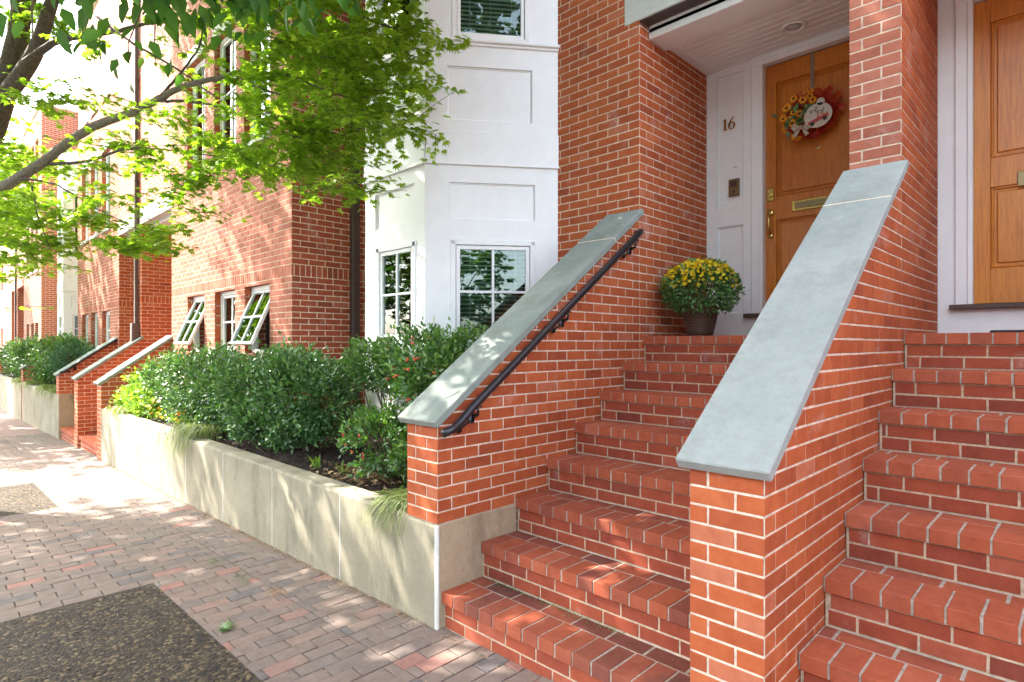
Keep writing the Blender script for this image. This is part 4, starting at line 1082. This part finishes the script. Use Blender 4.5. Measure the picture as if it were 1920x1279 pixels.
# yellow and orange bedding flowers among the lime leaves
def blooms(name, label, pts, mat, size, par=None):
    k = len(pts); pts = np.array(pts); d = rvec(k); nn = norm(rvec(k) * .5 + np.array([0, -.6, .8]))
    return leafmesh(name, [(PETALS, pts, d, nn, size * (.8 + .4 * rng.random(k)), rng.random(k), 0)], par, [mat])
fl = thing('bedding_flower', (-7.4, 2.2, .5), 'few orange and yellow flowers peeping out at the edge of the near planter', 'flowers')
for q_ in range(22):
    blooms('bloom', '', [(-7.45 + random.gauss(0, .12), 2.18 + random.gauss(0, .05), .72 + random.gauss(0, .05)) if q_ < 8 else (-8.3 + random.gauss(0, .3), 2.15 + random.gauss(0, .05), .72 + random.gauss(0, .07))], 'petal_orange', .045, fl)
k = 260; pp = np.array([(-7.8 + random.gauss(0, .42), 2.2 + random.gauss(0, .06), .63 + abs(random.gauss(0, .06))) for _ in range(k)])
leafmesh('foliage', [(LEAFN, pp, norm(rvec(k) + np.array([0, -.3, .5])), norm(rvec(k) + np.array([0, 0, 1.])), np.full(k, .05), rng.random(k), 0)], fl, ['leaf_lime'])
# dry leaf litter on the soil
k = 330; pp = np.array([(-3.95 + random.gauss(0, .24), 2.42 + random.gauss(0, .13), .555 + random.uniform(0, .03)) for _ in range(k)])
lit = leafmesh('leaf_litter', [(LEAF, pp, norm(rvec(k) * np.array([1, 1, .2])), norm(rvec(k) * .5 + np.array([0, 0, 1.])), .03 + .03 * rng.random(k), rng.random(k), 0)], None, ['dry_leaf'])
tag(lit, kind='stuff')
# weeds and moss in the paving joints, debris along the wall foot and on the lowest treads
for (x, y, lb, n_) in ((-4.62, 1.55, 'small olive weed in the paving joint farthest from the steps', 120), (-4.1, 1.57, 'small olive weed patch in the middle of the paving joint', 90), (-3.72, 1.62, 'widest olive weed patch in the paving near the planter', 200), (-6.0, 1.66, 'tiny weed in the paving under the planter joint', 70)):
    pp = np.stack([x + rng.normal(size=n_) * .055, y + rng.normal(size=n_) * .03, np.full(n_, gz(x) + .003) + rng.random(n_) * .012], 1)
    o = leafmesh('weed', [(LEAFN, pp, norm(rvec(n_) * np.array([1, 1, .4]) + np.array([0, 0, .2])), norm(rvec(n_) * .4 + np.array([0, 0, 1.])), .008 + .012 * rng.random(n_), rng.random(n_) * .6, 0)], None, ['leaf_holly' if n_ != 200 else 'dry_leaf'])
    tag(o, lb, 'weed', 'weeds in the paving joints')
k = 3000; xx = -2.6 - rng.random(k) ** .9 * 8; pp = np.stack([xx, YF - .010 - np.abs(rng.normal(size=k)) * .022, .0262 * (xx - XL) + .003 + rng.random(k) * .006], 1)
k2 = 420; p2 = np.stack([-2.45 + rng.random(k2) * .9, 2.335 - np.abs(rng.normal(size=k2)) * .022, RIS + .002 + rng.random(k2) * .012], 1)
k3 = 900; x3 = -4.4 + rng.random(k3) * 4.0; p3 = np.stack([x3, .2 + rng.random(k3) * 1.8, .0262 * (x3 - XL) + .002 + rng.random(k3) * .003], 1)
k5 = 160; st_ = rng.integers(1, 8, k5); left_ = rng.random(k5) < .6; x5 = np.where(left_, -2.5 + 1.4 * rng.random(k5), -.75 + 1.4 * rng.random(k5)); p5 = np.stack([x5, Y1 + (st_ - 1) * TR + .30 - np.abs(rng.normal(size=k5)) * .08, st_ * RIS + .002 + rng.random(k5) * .004], 1)
k4 = 500; p4 = np.stack([-2.5 + rng.random(k4) * 1.4, 2.0 - np.abs(rng.normal(size=k4)) * .03, np.full(k4, .004) + rng.random(k4) * .01], 1)
inst = []
for p_, s_, mi in ((pp, .015, 0), (p2, .012, 1), (p3[:120], .014, 0), (p3[120:], .006, 0), (p4, .012, 0), (p5, .009, 0)):
    q = len(p_); inst.append((LEAFN, p_, norm(rvec(q) * np.array([1, 1, .2])), norm(rvec(q) * .4 + np.array([0, 0, 1.])), s_ * (.5 + rng.random(q)), rng.random(q), mi))
tag(leafmesh('litter', inst, None, ['dry_leaf', 'leaf_holly']), kind='stuff')
q = 4; p_ = np.array([(-3.42, 1.21, .0), (-3.43, 1.22, .004), (-3.41, 1.215, .003), (-3.40, 1.20, .003)]); p_[:, 2] += gz(-3.42) + .008
tag(leafmesh('fallen_leaf', [(PALM, p_, norm(np.array([(1, .3, .25), (-1, .6, .3), (.2, -1, .2), (-.4, 1, .5)])), norm(rvec(q) * .3 + np.array([0, 0, 1.])), np.array([.075, .07, .06, .05]), [.3, .7, .5, .9], 0)], None, ['leaf_dark']), 'single green leaf sprig lying on the brick pavement', 'leaf')

# ------------------------------------------------------------------ flower pot, doormat, wreath
PX, PY, PZ = -2.215, 4.40, LAND
pot = thing('flower_pot', (PX, PY, PZ), 'brown wicker pot of yellow chrysanthemums on the top step', 'potted plant')
mb = MB(); prof = [(.088, 0), (.098, .03), (.118, .12), (.132, .19), (.135, .215), (.145, .222), (.146, .238), (.134, .24), (.125, .20)]
mb.lathe((PX, PY, PZ), prof, 'wicker', 40)
for i in range(40):
    a = 2 * pi * i / 40; mb.tube([(PX + r_ * cos(a), PY + r_ * sin(a), PZ + h_) for r_, h_ in [(.092, .005), (.101, .04), (.120, .12), (.134, .19), (.137, .215)]], .004, 'wicker', 5)
mb.build('pot', pot, True)
mb = MB(); mb.lathe((PX, PY, PZ + .19), [(.12, 0), (.10, .02), (.05, .03)], 'mulch', 16)
for k in range(40):
    d = rvec(1)[0]; d[2] = abs(d[2]); mb.tube([(PX + d[0] * .04, PY + d[1] * .04, PZ + .2), (PX + d[0] * .16, PY + d[1] * .16, PZ + .30 + d[2] * .08), (PX + d[0] * .27, PY + d[1] * .27, PZ + .36 + d[2] * .14)], .0025, 'stem', 4)
mb.build('stems', pot)
k = 5200; d = rvec(k); cc = np.array([PX, PY, PZ + .37]); rr_ = np.array([.30, .29, .228]); rad = 1 - .45 * rng.random((k, 1)) ** 1.6
sc = 1 + .09 * np.sin(d[:, :1] * 9) * np.sin(d[:, 1:2] * 8 + d[:, 2:] * 7)
p_ = cc + d * rr_ * rad * sc; p_[:, 2] = np.maximum(p_[:, 2], PZ + .17 + .05 * rng.random(k)); ok = ~((p_[:, 2] < PZ + .24) & (np.hypot(p_[:, 0] - PX, p_[:, 1] - PY) < .15)) & (p_[:, 0] > XL + .02)
p_ = p_[ok]; d = d[ok]; k = len(p_)
leafmesh('foliage', [(LEAF, p_, norm(d + rvec(k) * .8 + np.array([0, 0, .2])), norm(d * .6 + rvec(k) * .7 + np.array([0, 0, .5])), .030 * (.7 + .6 * rng.random(k)), .4 + .3 * rng.normal(size=k), 0)], pot, ['leaf_mum'])
k = 2600; d = rvec(k); d[:, 2] = np.abs(d[:, 2]); kk = rng.random(k) < np.clip((d[:, 2] + .02 - .25 * (d[:, 0] > .3)) * 1.2, .07, 1); d = d[kk]; k = len(d)
p_ = cc + d * rr_ * 1.01 * (1 + .03 * rng.normal(size=(k, 1))); ok = p_[:, 0] > XL + .02; p_ = p_[ok]; d = d[ok]; k = len(p_)
leafmesh('blooms', [(PETALS, p_, rvec(k), norm(d + rvec(k) * .35), .030 * (.5 + .6 * rng.random(k)), rng.random(k), 0)], pot, ['petal_yellow'])

mb = MB(); mb.box(-.42, .22, 4.45, 4.86, LAND + .001, LAND + .018, 'rubber', .006); tag(mb.build('doormat', loc=(-.1, 4.6, LAND)), 'thin black doormat before the honey coloured door', 'doormat')

WX, WY, WZ = -1.640, YD - .006, 3.435
wr = thing('wreath', (WX, WY, WZ), 'autumn wreath of sunflowers with a round red-truck plaque hanging on door 16', 'wreath')
mb = MB(); mb.box(WX - .012, WX + .016, YD + .0385, YD + .043, WZ + .18, 3.974, 'ribbon', .001); mb.build('ribbon', wr)
mb = MB()
for k in range(26):
    a0 = random.uniform(0, 6.28); pts = []
    for t in np.linspace(0, 1.8, 9): rr2 = .165 + .012 * sin(t * 5 + k); pts.append((WX + rr2 * cos(a0 + t), WY + .01 + .012 * sin(k * 1.7), WZ + rr2 * .95 * sin(a0 + t)))
    mb.tube(pts, .0045, 'stem', 4)
mb.build('twig_ring', wr)
k = 230; a = rng.random(k) * 2 * pi; a = np.where(rng.random(k) < .6, rng.normal(size=k) * .8 + .35, a); r2 = .145 + .032 * rng.normal(size=k)
p_ = np.stack([WX + r2 * np.cos(a), WY - .01 - .03 * rng.random(k), WZ + r2 * .92 * np.sin(a)], 1); out = np.stack([np.cos(a), -.5 * np.ones(k), np.sin(a)], 1)
right = (np.cos(a) > -.2)
leafmesh('autumn_leaves', [(PALM, p_, norm(out + rvec(k) * .5), norm(rvec(k) * .4 + np.array([0, -1., 0])), .045 + .03 * rng.random(k), rng.random(k), np.where(right, 0, 0)[0])], wr, ['petal_red'])
k = 45; a = rng.random(k) * pi + 1.2; p_ = np.stack([WX + .18 * np.cos(a), np.full(k, WY - .035), WZ + .17 * np.sin(a)], 1)
leafmesh('orange_leaves', [(PALM, p_, norm(np.stack([np.cos(a), -.4 * np.ones(k), np.sin(a)], 1) + rvec(k) * .5), norm(rvec(k) * .4 + np.array([0, -1., 0])), .045 + .02 * rng.random(k), rng.random(k), 0)], wr, ['petal_orange'])
sun = [(-.145, -.01), (-.105, .04), (-.06, .02), (-.115, -.045), (-.19, .01), (-.03, .12), (-.10, .15), (.02, .14), (-.16, .09), (.045, .10)]
for (dx_, dz_) in sun:
    f_ = MB(); s_ = random.uniform(.026, .036); c_ = np.array([WX + dx_, WY - .065 - random.uniform(0, .02), WZ + dz_])
    tl = np.array([random.uniform(-.3, .3), -1, random.uniform(-.2, .4)]); tl /= np.linalg.norm(tl); u_ = np.cross(tl, (0, 0, 1)); u_ /= np.linalg.norm(u_); v_ = np.cross(u_, tl)
    for i in range(13):
        an = i * 2 * pi / 13; dd = u_ * cos(an) + v_ * sin(an); ss = -u_ * sin(an) + v_ * cos(an)
        f_.poly([c_ + dd * s_ * .25, c_ + dd * s_ * .7 + ss * s_ * .2 + tl * .004, c_ + dd * s_ * 1.15, c_ + dd * s_ * .7 - ss * s_ * .2 + tl * .004], 'petal_orange', random.random())
    f_.add([c_ + tl * .012] + [c_ + (u_ * cos(an) + v_ * sin(an)) * s_ * .34 + tl * .005 for an in np.linspace(0, 2 * pi, 11)[:-1]], [(0, i + 1, (i + 1) % 10 + 1) for i in range(10)], 'flower_centre')
    f_.build('sunflower', wr)
k = 60; p_ = np.stack([WX - .06 + .07 * rng.normal(size=k), WY - .045 - .03 * rng.random(k), WZ + .0 + .06 * rng.normal(size=k)], 1)
leafmesh('green_leaves', [(LEAF, p_, norm(rvec(k) * np.array([1, .4, 1])), norm(rvec(k) * .5 + np.array([0, -1., 0])), .045 + .02 * rng.random(k), rng.random(k), 0)], wr, ['leaf_dark'])
mb = MB()   # round plaque with a red pick-up
pc = (WX + .085, WZ - .035); yp = WY - .085; pr = .098
mb.prism([(pc[0] + pr * cos(a) * 1.08, yp, pc[1] + pr * sin(a)) for a in np.linspace(0, 2 * pi, 33)[:-1]], (0, .010, 0), 'plaque')
mb.prism([(pc[0] + .02 + .03 * cos(a), yp, pc[1] + .105 + .03 * sin(a)) for a in np.linspace(0, 2 * pi, 13)[:-1]], (0, .0095, 0), 'plaque')
pq = mb.build('plaque', wr)
mb = MB(); ca_, sa_ = cos(.28), sin(.28)
def tp(x, z): return (pc[0] + .008 + x * ca_ - z * sa_, yp - .001, pc[1] - .035 + x * sa_ + z * ca_)
mb.prism([tp(-.085, -.012), tp(.07, -.012), tp(.075, .018), tp(.045, .02), tp(.035, .045), tp(0, .045), tp(-.008, .018), tp(-.082, .016)], (0, -.0015, 0), 'truck_red')
mb.prism([tp(.006, .02), tp(.034, .02), tp(.028, .038), tp(.006, .038)], (0, -.0022, 0), 'plaque')
for cx_ in (-.055, .042): mb.prism([tp(cx_ + .017 * cos(a), -.013 + .017 * sin(a)) for a in np.linspace(0, 2 * pi, 15)[:-1]], (0, -.0028, 0), 'ink')
mb.build('truck_picture', pq)
mb = MB()
def script(x0, z0, ln):
    pts = [(x0 + ln * t, z0 + .011 * sin(t * 22) * (1 + .7 * sin(t * 9)) + .28 * ln * t) for t in np.linspace(0, 1, 42)]
    stroke(mb, pts, [.0032] * len(pts), yp - .001, .0012, 'ink')
script(pc[0] - .062, pc[1] + .035, .055); script(pc[0] - .012, pc[1] + .02, .06)
mb.build('lettering', pq)
mb = MB(); bw = (WX - .045, WY - .07, WZ - .10)
for (sx_, sz_) in ((-1, .25), (1, .05), (-.8, -.7), (.7, -.8)):
    mb.add([bw, (bw[0] + sx_ * .05, bw[1] - .02, bw[2] + sz_ * .06 + .03), (bw[0] + sx_ * .085, bw[1] + .004, bw[2] + sz_ * .07), (bw[0] + sx_ * .05, bw[1] - .012, bw[2] + sz_ * .06 - .035)], [(0, 1, 2, 3)], 'burlap')
mb.lathe((bw[0], bw[1] - .012, bw[2]), [(.012, -.012), (.016, 0), (.012, .012)], 'burlap', 10); mb.build('bow', wr)

# ------------------------------------------------------------------ trees
def bez(pts, n=14):
    P = np.array(pts, float); t = np.linspace(0, len(P) - 1, n * (len(P) - 1) + 1); out = []
    for u in t:
        i = min(int(u), len(P) - 2); f = u - i; p0 = P[max(i - 1, 0)]; p1 = P[i]; p2 = P[i + 1]; p3 = P[min(i + 2, len(P) - 1)]
        out.append(.5 * ((2 * p1) + (-p0 + p2) * f + (2 * p0 - 5 * p1 + 4 * p2 - p3) * f * f + (-p0 + 3 * p1 - 3 * p2 + p3) * f ** 3))
    return np.array(out)
def limb(mb, pts, r0, r1, mat='bark', n=10, seg=8, wob=.0):
    P = bez(pts, seg); k = len(P)
    if wob: P[1:-1] += rng.normal(size=(k - 2, 3)) * wob
    rr2 = r0 + (r1 - r0) * np.linspace(0, 1, k) ** .8
    mb.tube(P, list(rr2), mat, n); return P
_a = R(44.4694); _s, _c = sin(_a), cos(_a)
def cp(px, py, D):      # a measured picture point at depth D, as a place in the street
    L = (px - 960) / 1102.5 * D
    return np.array([-_s * D + _c * L, _c * D + _s * L, CAMH - (py - 644.83) / 1102.5 * D])
def proj(p):
    D = -_s * p[:, 0] + _c * p[:, 1]; L = _c * p[:, 0] + _s * p[:, 1]; Dd = np.where(D > .05, D, .05)
    return 960 + 1102.5 * L / Dd, 644.83 - 1102.5 * (p[:, 2] - CAMH) / Dd, D
def spray(cen, rad, n, flat=.35, droop=.0, cl=None):
    """flattish layers of leaves strung on short side twigs"""
    k = max(6, n // 16); tw = cen + rng.normal(size=(k, 3)) * rad * np.array([.5, .5, .5 * flat])
    a = rng.random(k) * 2 * pi; dd = np.stack([np.cos(a), np.sin(a), -.12 - droop + .15 * rng.normal(size=k)], 1); ln = .16 + .22 * rng.random(k)
    idx = rng.integers(0, k, n); t = rng.random((n, 1)); side = np.stack([-dd[idx, 1], dd[idx, 0], 0 * idx], 1) * rng.choice([-1, 1], (n, 1))
    p = tw[idx] + dd[idx] * ln[idx][:, None] * t + rng.normal(size=(n, 3)) * .018
    d = norm(dd[idx] * .8 + side * .9 + np.array([0, 0, -.35]) + rvec(n) * .45); nn = norm(np.array([0, 0, 1.]) + rvec(n) * .5)
    tl = list(zip(tw, tw + dd * ln[:, None]))
    return p, d, nn, tl

T1 = thing('maple_tree', (-8.45, .2, gz(-8.45)), 'slender street tree with bright green maple-like foliage arching over the planter', 'tree', 'street trees')
mb = MB()
limb(mb, [(-8.45, .2, gz(-8.45) - .05), (-8.2, .25, 1.3), cp(-110, 470, 5.9), cp(-20, 250, 5.75), cp(20, 130, 5.7), cp(48, 0, 5.7), cp(95, -170, 5.8), cp(60, -420, 6.0), cp(120, -700, 6.3)], .155, .05, 'bark', 16, 8, .004)
limb(mb, [cp(-5, 200, 5.75), cp(60, 110, 5.5), cp(92, 20, 5.35), cp(130, -90, 5.2), cp(240, -260, 5.2)], .085, .03, 'bark', 12)
main = limb(mb, [cp(-120, 445, 5.85), cp(-30, 372, 5.65), cp(60, 318, 5.5), cp(160, 246, 5.3), cp(262, 205, 5.1), cp(335, 166, 4.95), cp(430, 140, 4.8), cp(530, 98, 4.7)], .064, .012, 'bark_light', 12, 8, .003)
twigs = [([cp(48, 118, 5.4), cp(110, 78, 5.3), cp(200, 62, 5.2), cp(285, 44, 5.1), cp(345, 42, 5.0)], .04, .006), ([cp(70, 308, 5.5), cp(160, 303, 5.3), cp(235, 280, 5.1), cp(320, 282, 5.0), cp(430, 297, 4.9)], .018, .004),
         ([cp(180, 30, 5.0), cp(250, 82, 4.9), cp(330, 128, 4.9), cp(390, 172, 4.8), cp(440, 207, 4.8)], .013, .004), ([cp(300, 182, 5.0), cp(345, 130, 5.0), cp(376, 80, 5.0), cp(380, 20, 5.0)], .013, .006),
         ([cp(455, 132, 4.8), cp(540, 142, 4.7), cp(600, 165, 4.6), cp(660, 185, 4.5)], .013, .004), ([cp(400, 152, 4.9), cp(470, 160, 4.7), cp(560, 188, 4.5), cp(660, 202, 4.3)], .012, .003),
         ([cp(300, 190, 5.0), cp(370, 192, 4.9), cp(450, 215, 4.7), cp(560, 260, 4.5), cp(640, 300, 4.4)], .014, .003), ([cp(40, 335, 5.5), cp(100, 345, 5.4), cp(180, 390, 5.3), cp(280, 440, 5.2)], .013, .003),
         ([cp(530, 98, 4.7), cp(620, 75, 4.6), cp(720, 80, 4.5), cp(800, 95, 4.4)], .012, .004), ([cp(500, -60, 5.0), cp(600, -10, 4.8), cp(700, 40, 4.6), cp(770, 60, 4.5)], .02, .004),
         ([cp(60, 350, 5.4), cp(70, 400, 5.3), cp(95, 470, 5.2)], .01, .003), ([cp(300, -140, 5.3), cp(400, -60, 5.1), cp(470, -20, 5.0), cp(540, 40, 4.9)], .035, .008)]
for (pts, a_, b_) in twigs: limb(mb, pts, a_, b_, 'bark', 7, 7, .003)
# upper limbs of the crown above the picture
for (e, r0) in (((-10.6, -.6, 7.2), .06), ((-9.4, 1.2, 7.6), .06), ((-7.2, -1.2, 7.8), .07), ((-5.6, .9, 7.6), .06), ((-11.6, .7, 6.4), .05), ((-6.2, 2.2, 7.0), .05)):
    s0 = cp(95, -170, 5.8) if e[0] > -8.5 else cp(48, 0, 5.7)
    limb(mb, [s0, (s0 + np.array(e)) / 2 + np.array([0, 0, .5]), e], r0, .01, 'bark', 8)
leaves = []
def blob(px, py, rx, ry, D, n, flat=.45, tint=.5, size=.062, dr=.0, dz=.45):
    c = cp(px, py, D); r = np.array([rx / 1102.5 * D, dz, ry / 1102.5 * D])
    rw = np.array([r[0] * _c + .0, r[0] * _s + 0, 0]); 
    k = max(3, n // 90)
    for q in range(k):
        g3 = rng.normal(size=3) * .55; g3 = np.clip(g3, -1.1, 1.1)
        cc_ = c + np.array([_c, _s, 0]) * g3[0] * r[0] + np.array([-_s, _c, 0]) * g3[1] * dz + np.array([0, 0, 1]) * g3[2] * r[2]
        p, d, nn, tl = spray(cc_, min(.22, r[2] + .06), n // k, flat, dr)
        leaves.append((PALM, p, d, nn, size * (.7 + .5 * rng.random(len(p))), tint + .22 * rng.normal(size=len(p)) + .10 * rng.normal(), 0))
        for (a1_, b1_) in tl[::2]: mb.tube([a1_, (a1_ + b1_) / 2 + np.array([0, 0, .01]), b1_], [.003, .0022, .0012], 'stem', 4)
B_ = [(585, 55, 120, 60, 4.7, 2600), (720, 70, 90, 50, 4.5, 1800), (800, 85, 45, 30, 4.4, 500), (560, 150, 110, 50, 4.7, 1700), (670, 160, 90, 60, 4.5, 2000), (760, 150, 50, 40, 4.4, 500),
      (560, 260, 120, 45, 4.6, 1900), (680, 250, 70, 40, 4.4, 1100), (770, 235, 35, 22, 4.3, 260), (480, 300, 110, 35, 4.7, 1500), (600, 320, 90, 28, 4.5, 1200), (655, 355, 30, 14, 4.4, 160), (400, 250, 70, 35, 4.9, 600), (330, 330, 90, 35, 4.9, 900),
      (370, 395, 40, 16, 4.8, 240), (250, 400, 70, 30, 5.1, 700), (120, 415, 90, 40, 5.3, 1500), (220, 455, 80, 20, 5.1, 700), (305, 455, 20, 10, 5.0, 80), (120, 480, 60, 22, 5.3, 500), (30, 420, 60, 50, 5.5, 900), (30, 500, 40, 22, 5.5, 300), (15, 575, 14, 8, 5.6, 40),
      (100, 200, 50, 60, 5.9, 600), (170, 160, 60, 50, 6.0, 500), (100, 290, 60, 30, 5.9, 400), (220, 260, 60, 30, 5.4, 350), (140, 60, 70, 40, 5.8, 700), (280, 90, 60, 40, 5.3, 260), (420, 40, 70, 30, 5.2, 500), (300, 230, 40, 20, 5.1, 120), (480, 90, 40, 60, 5.0, 500), (480, 210, 50, 30, 4.9, 300), (40, 330, 40, 30, 5.7, 250), (200, 330, 50, 20, 5.3, 260)]
for b_ in B_: blob(b_[0] - 6, b_[1], b_[2] * .92, b_[3] * .92, b_[4], int(b_[5] * .62), size=.054, flat=.30, tint=.55)
# crown above and behind the picture: throws the dappled shade; gaps left where the street is in full sun
def shade_clusters(n, x0, x1, y0, y1, z0, z1, keep):
    c = np.stack([x0 + (x1 - x0) * rng.random(n), y0 + (y1 - y0) * rng.random(n), z0 + (z1 - z0) * rng.random(n)], 1)
    px, py, D = proj(c); lowest = CAMH + .645 * np.maximum(D, 0) + .35
    ok = (c[:, 2] > lowest)
    l = -SUNV / -SUNV[1] * 1.0    # travel of light per metre of y
    l = np.array([1.7, 1.0, -2.1])
    t = 3.0 - c[:, 1]; wx = c[:, 0] + 1.7 * t; wz = c[:, 2] - 2.1 * t
    tg = (c[:, 2] + .15) / 2.1; gx = c[:, 0] + 1.7 * tg; gy = c[:, 1] + tg
    hitg = wz < -.15
    litg = hitg & (gx > -11.3) & (gx < -7.1 - .25 * (gy - .8)) & (gy > .62) & (gy < 2.1)
    litw = (~hitg) & (wx < -8.75 - .75 * (wz - 2.3))
    u = rng.random(n)
    tv = (c[:, 2] - 3.7) / 2.1; vx = c[:, 0] + 1.7 * tv; vy = c[:, 1] + tv       # keep the low boughs partly sunlit
    ok &= ~((vx > -7.3) & (vx < -3.9) & (vy > .3) & (vy < 2.7) & (rng.random(n) < .68))
    ok &= ~((litg | litw) & (u < keep))
    return c[ok]
c1 = shade_clusters(1750, -13.5, -3.0, -4.4, 2.6, 4.7, 9.2, .97)
for c_ in c1:
    n_ = 46; p, d, nn, tl = spray(c_, .42, n_, .5, 0)
    leaves.append((QUAD, p, d, nn, .13 * (.7 + .5 * rng.random(n_)), .5 + .25 * rng.normal(size=n_), 0))
mb.build('trunk', T1, True)
leafmesh('crown', leaves, T1, ['leaf_maple'])

T2 = thing('street_tree', (-1.95, -.25, 0), 'nearest street tree, whose large pointed leaves hang into the top left of the picture', 'tree', 'street trees')
mb = MB()
limb(mb, [(-1.95, -.35, -.05), (-1.9, -.38, 1.2), (-2.0, -.5, 2.6), (-1.7, -.6, 4.2), (-1.5, -.6, 6.2), (-1.4, -.4, 8.2)], .16, .04, 'bark', 14, 7, .004)
for e in ((-4.8, .2, 5.8), (-3.6, 1.6, 5.6), (-1.2, 2.2, 6.0), (.8, .8, 6.2), (-3.8, -1.8, 6.2), (.4, -1.8, 6.6), (-2.2, .9, 7.6)):
    limb(mb, [(-1.8, -.6, 3.3), ((-1.8 + e[0]) / 2, (-.6 + e[1]) / 2, (3.3 + e[2]) / 2 + .4), e], .06, .008, 'bark', 8)
lv = []
c2 = np.concatenate([shade_clusters(680, -6.2, -1.3, -2.8, 3.0, 4.0, 8.0, .97), shade_clusters(70, -1.3, 2.2, -2.8, 1.2, 4.8, 8.0, .97)])
for c_ in c2:
    n_ = 34; p, d, nn, tl = spray(c_, .42, n_, .55, 0)
    lv.append((QUAD, p, d, nn, .15 * (.7 + .5 * rng.random(n_)), .5 + .25 * rng.normal(size=n_), 0))
# low hanging sprays seen close to
def hang(px, py, D, n, r=.12, size=.10, tint=.45):
    c = cp(px, py, D); up = c + np.array([0, 0, .28]); mb.tube([up + rng.normal(size=3) * .05, c + np.array([0, 0, .06]), c + np.array([.03, 0, -.06])], [.005, .0035, .002], 'stem', 5)
    p = c + rng.normal(size=(n, 3)) * np.array([r, r, r * .35]); d = norm(rvec(n) * .55 + np.array([.15, -.1, -1.0])); nn = norm(rvec(n) * .6 + np.array([.5, -.8, .3]))
    lv.append((LEAF, p, d, nn, size * (.7 + .5 * rng.random(n)), tint + .2 * rng.normal(size=n), 0))
for (px_, py_, D_, n_) in ((190, -12, 2.5, 26), (260, -8, 2.5, 30), (330, 0, 2.6, 34), (400, 2, 2.6, 34), (460, 5, 2.7, 30), (520, 8, 2.8, 22), (130, -22, 2.4, 18), (20, 35, 2.1, 11), (60, 60, 2.1, 4), (580, -5, 2.9, 14), (240, 110, 3.4, 14), (290, 118, 3.5, 8)):
    hang(px_, py_ - 8, D_, int(n_ * .75))
limb(mb, [(-2.0, -.5, 2.6), cp(-200, -160, 2.3), cp(60, -110, 2.4), cp(300, -95, 2.6), cp(480, -80, 2.8), cp(620, -60, 3.0)], .035, .006, 'bark', 8)
mb.build('trunk', T2, True)
leafmesh('crown', lv, T2, ['leaf_big'])

def simple_tree(label, x, y, h, rc, nleaf, base=0., group='street trees', size=.16, mats=('leaf_maple',), zc=None, name='street_tree'):
    T = thing(name, (x, y, base), label, 'tree', group); mb = MB(); top = h * .92
    limb(mb, [(x, y, base - .1), (x + .1, y, base + h * .25), (x - .1, y + .1, base + h * .5), (x, y, base + top)], .17, .03, 'bark', 10)
    inst = []
    zc = h * .66 if zc is None else zc
    for k in range(9):
        a = k * 2.4; e = np.array([x + rc * .7 * cos(a), y + rc * .7 * sin(a), base + zc + random.uniform(-.6, 1) * h * .14])
        s0 = np.array([x, y, base + h * random.uniform(.3, .45)]); limb(mb, [s0, (s0 + e) / 2 + np.array([0, 0, .3]), e], .05, .01, 'bark', 6)
    k = nleaf // 40; cd = rvec(k) * (.45 + .55 * rng.random((k, 1))) * np.array([rc, rc, h * .30]) + np.array([x, y, base + zc])
    for c_ in cd:
        p, d, nn, tl = spray(c_, .45, 40, .55, 0); inst.append((QUAD, p, d, nn, size * (.7 + .5 * rng.random(len(p))), .5 + .25 * rng.normal(size=len(p)), 0))
    mb.build('trunk', T, True); leafmesh('crown', inst, T, list(mats)); return T
simple_tree('farther street tree along the kerb, glowing yellow-green behind the main branch', -17.5, -.2, 8.2, 2.8, 7000, gz(-17.5), zc=5.6)
simple_tree('street tree shading the second planter from beyond the left edge', -22.5, -.6, 8.6, 3.6, 15000, gz(-22.5), zc=6.2, size=.2)
simple_tree('most distant street tree by the left edge', -31, -.6, 8.6, 3.2, 9000, gz(-30), size=.2)
# the other side of the street, seen only in the window panes
for i, (x0, x1, col, lb) in enumerate(((-34, -22, 'far_brick', 'brick house across the street opposite the far stair walls'), (-21.9, -10, 'white', 'white clapboard house across the street'), (-9.9, 2, 'far_brick', 'brick house across the street, opposite the steps'), (2.1, 16, 'white', 'second white house across the street, further right'), (16.1, 30, 'far_brick', 'brick house across the street at the far right'))):
    Hh = thing('opposite_house', ((x0 + x1) / 2, -22, -.2), lb, 'house'); mb = MB(); mb.box(x0, x1, -29, -22, -.3, 7.5 + (i % 2), col); mb.build('wall', Hh)
    rm = MB(); rm.prism([(x0, -21.8, 7.5 + i % 2), (x0, -29.2, 7.5 + i % 2), (x0, -25.5, 9.6 + i % 2)], (x1 - x0, 0, 0), 'roof'); rm.build('roof', Hh)
    for zz in (1.2, 4.4):
        xw = x0 + 1
        while xw < x1 - 1.6:
            wm = MB(); wm.box(xw, xw + 1.0, -21.99, -21.95, zz, zz + 1.7, 'room'); wm.box(xw - .1, xw, -21.995, -21.93, zz - .1, zz + 1.8, 'white'); wm.box(xw + 1, xw + 1.1, -21.995, -21.93, zz - .1, zz + 1.8, 'white'); wm.box(xw, xw + 1., -21.94, -21.92, zz + .82, zz + .88, 'white')
            wm.box(xw, xw + 1, -21.995, -21.93, zz + 1.7, zz + 1.8, 'white'); wm.build('window', Hh); xw += 2.3
for x in (-27, -20, 8.5, 12, 16): simple_tree('leafy tree on the opposite pavement, %s' % {-27: 'farthest left', -20: 'before the white clapboard house', 8.5: 'left one before the second white house', 12: 'middle one before the second white house', 16: 'farthest right'}[x], x, -10.5, 8.5, 3.1, 6500, -.2, zc=4.9, size=.24, mats=('leaf_big',))
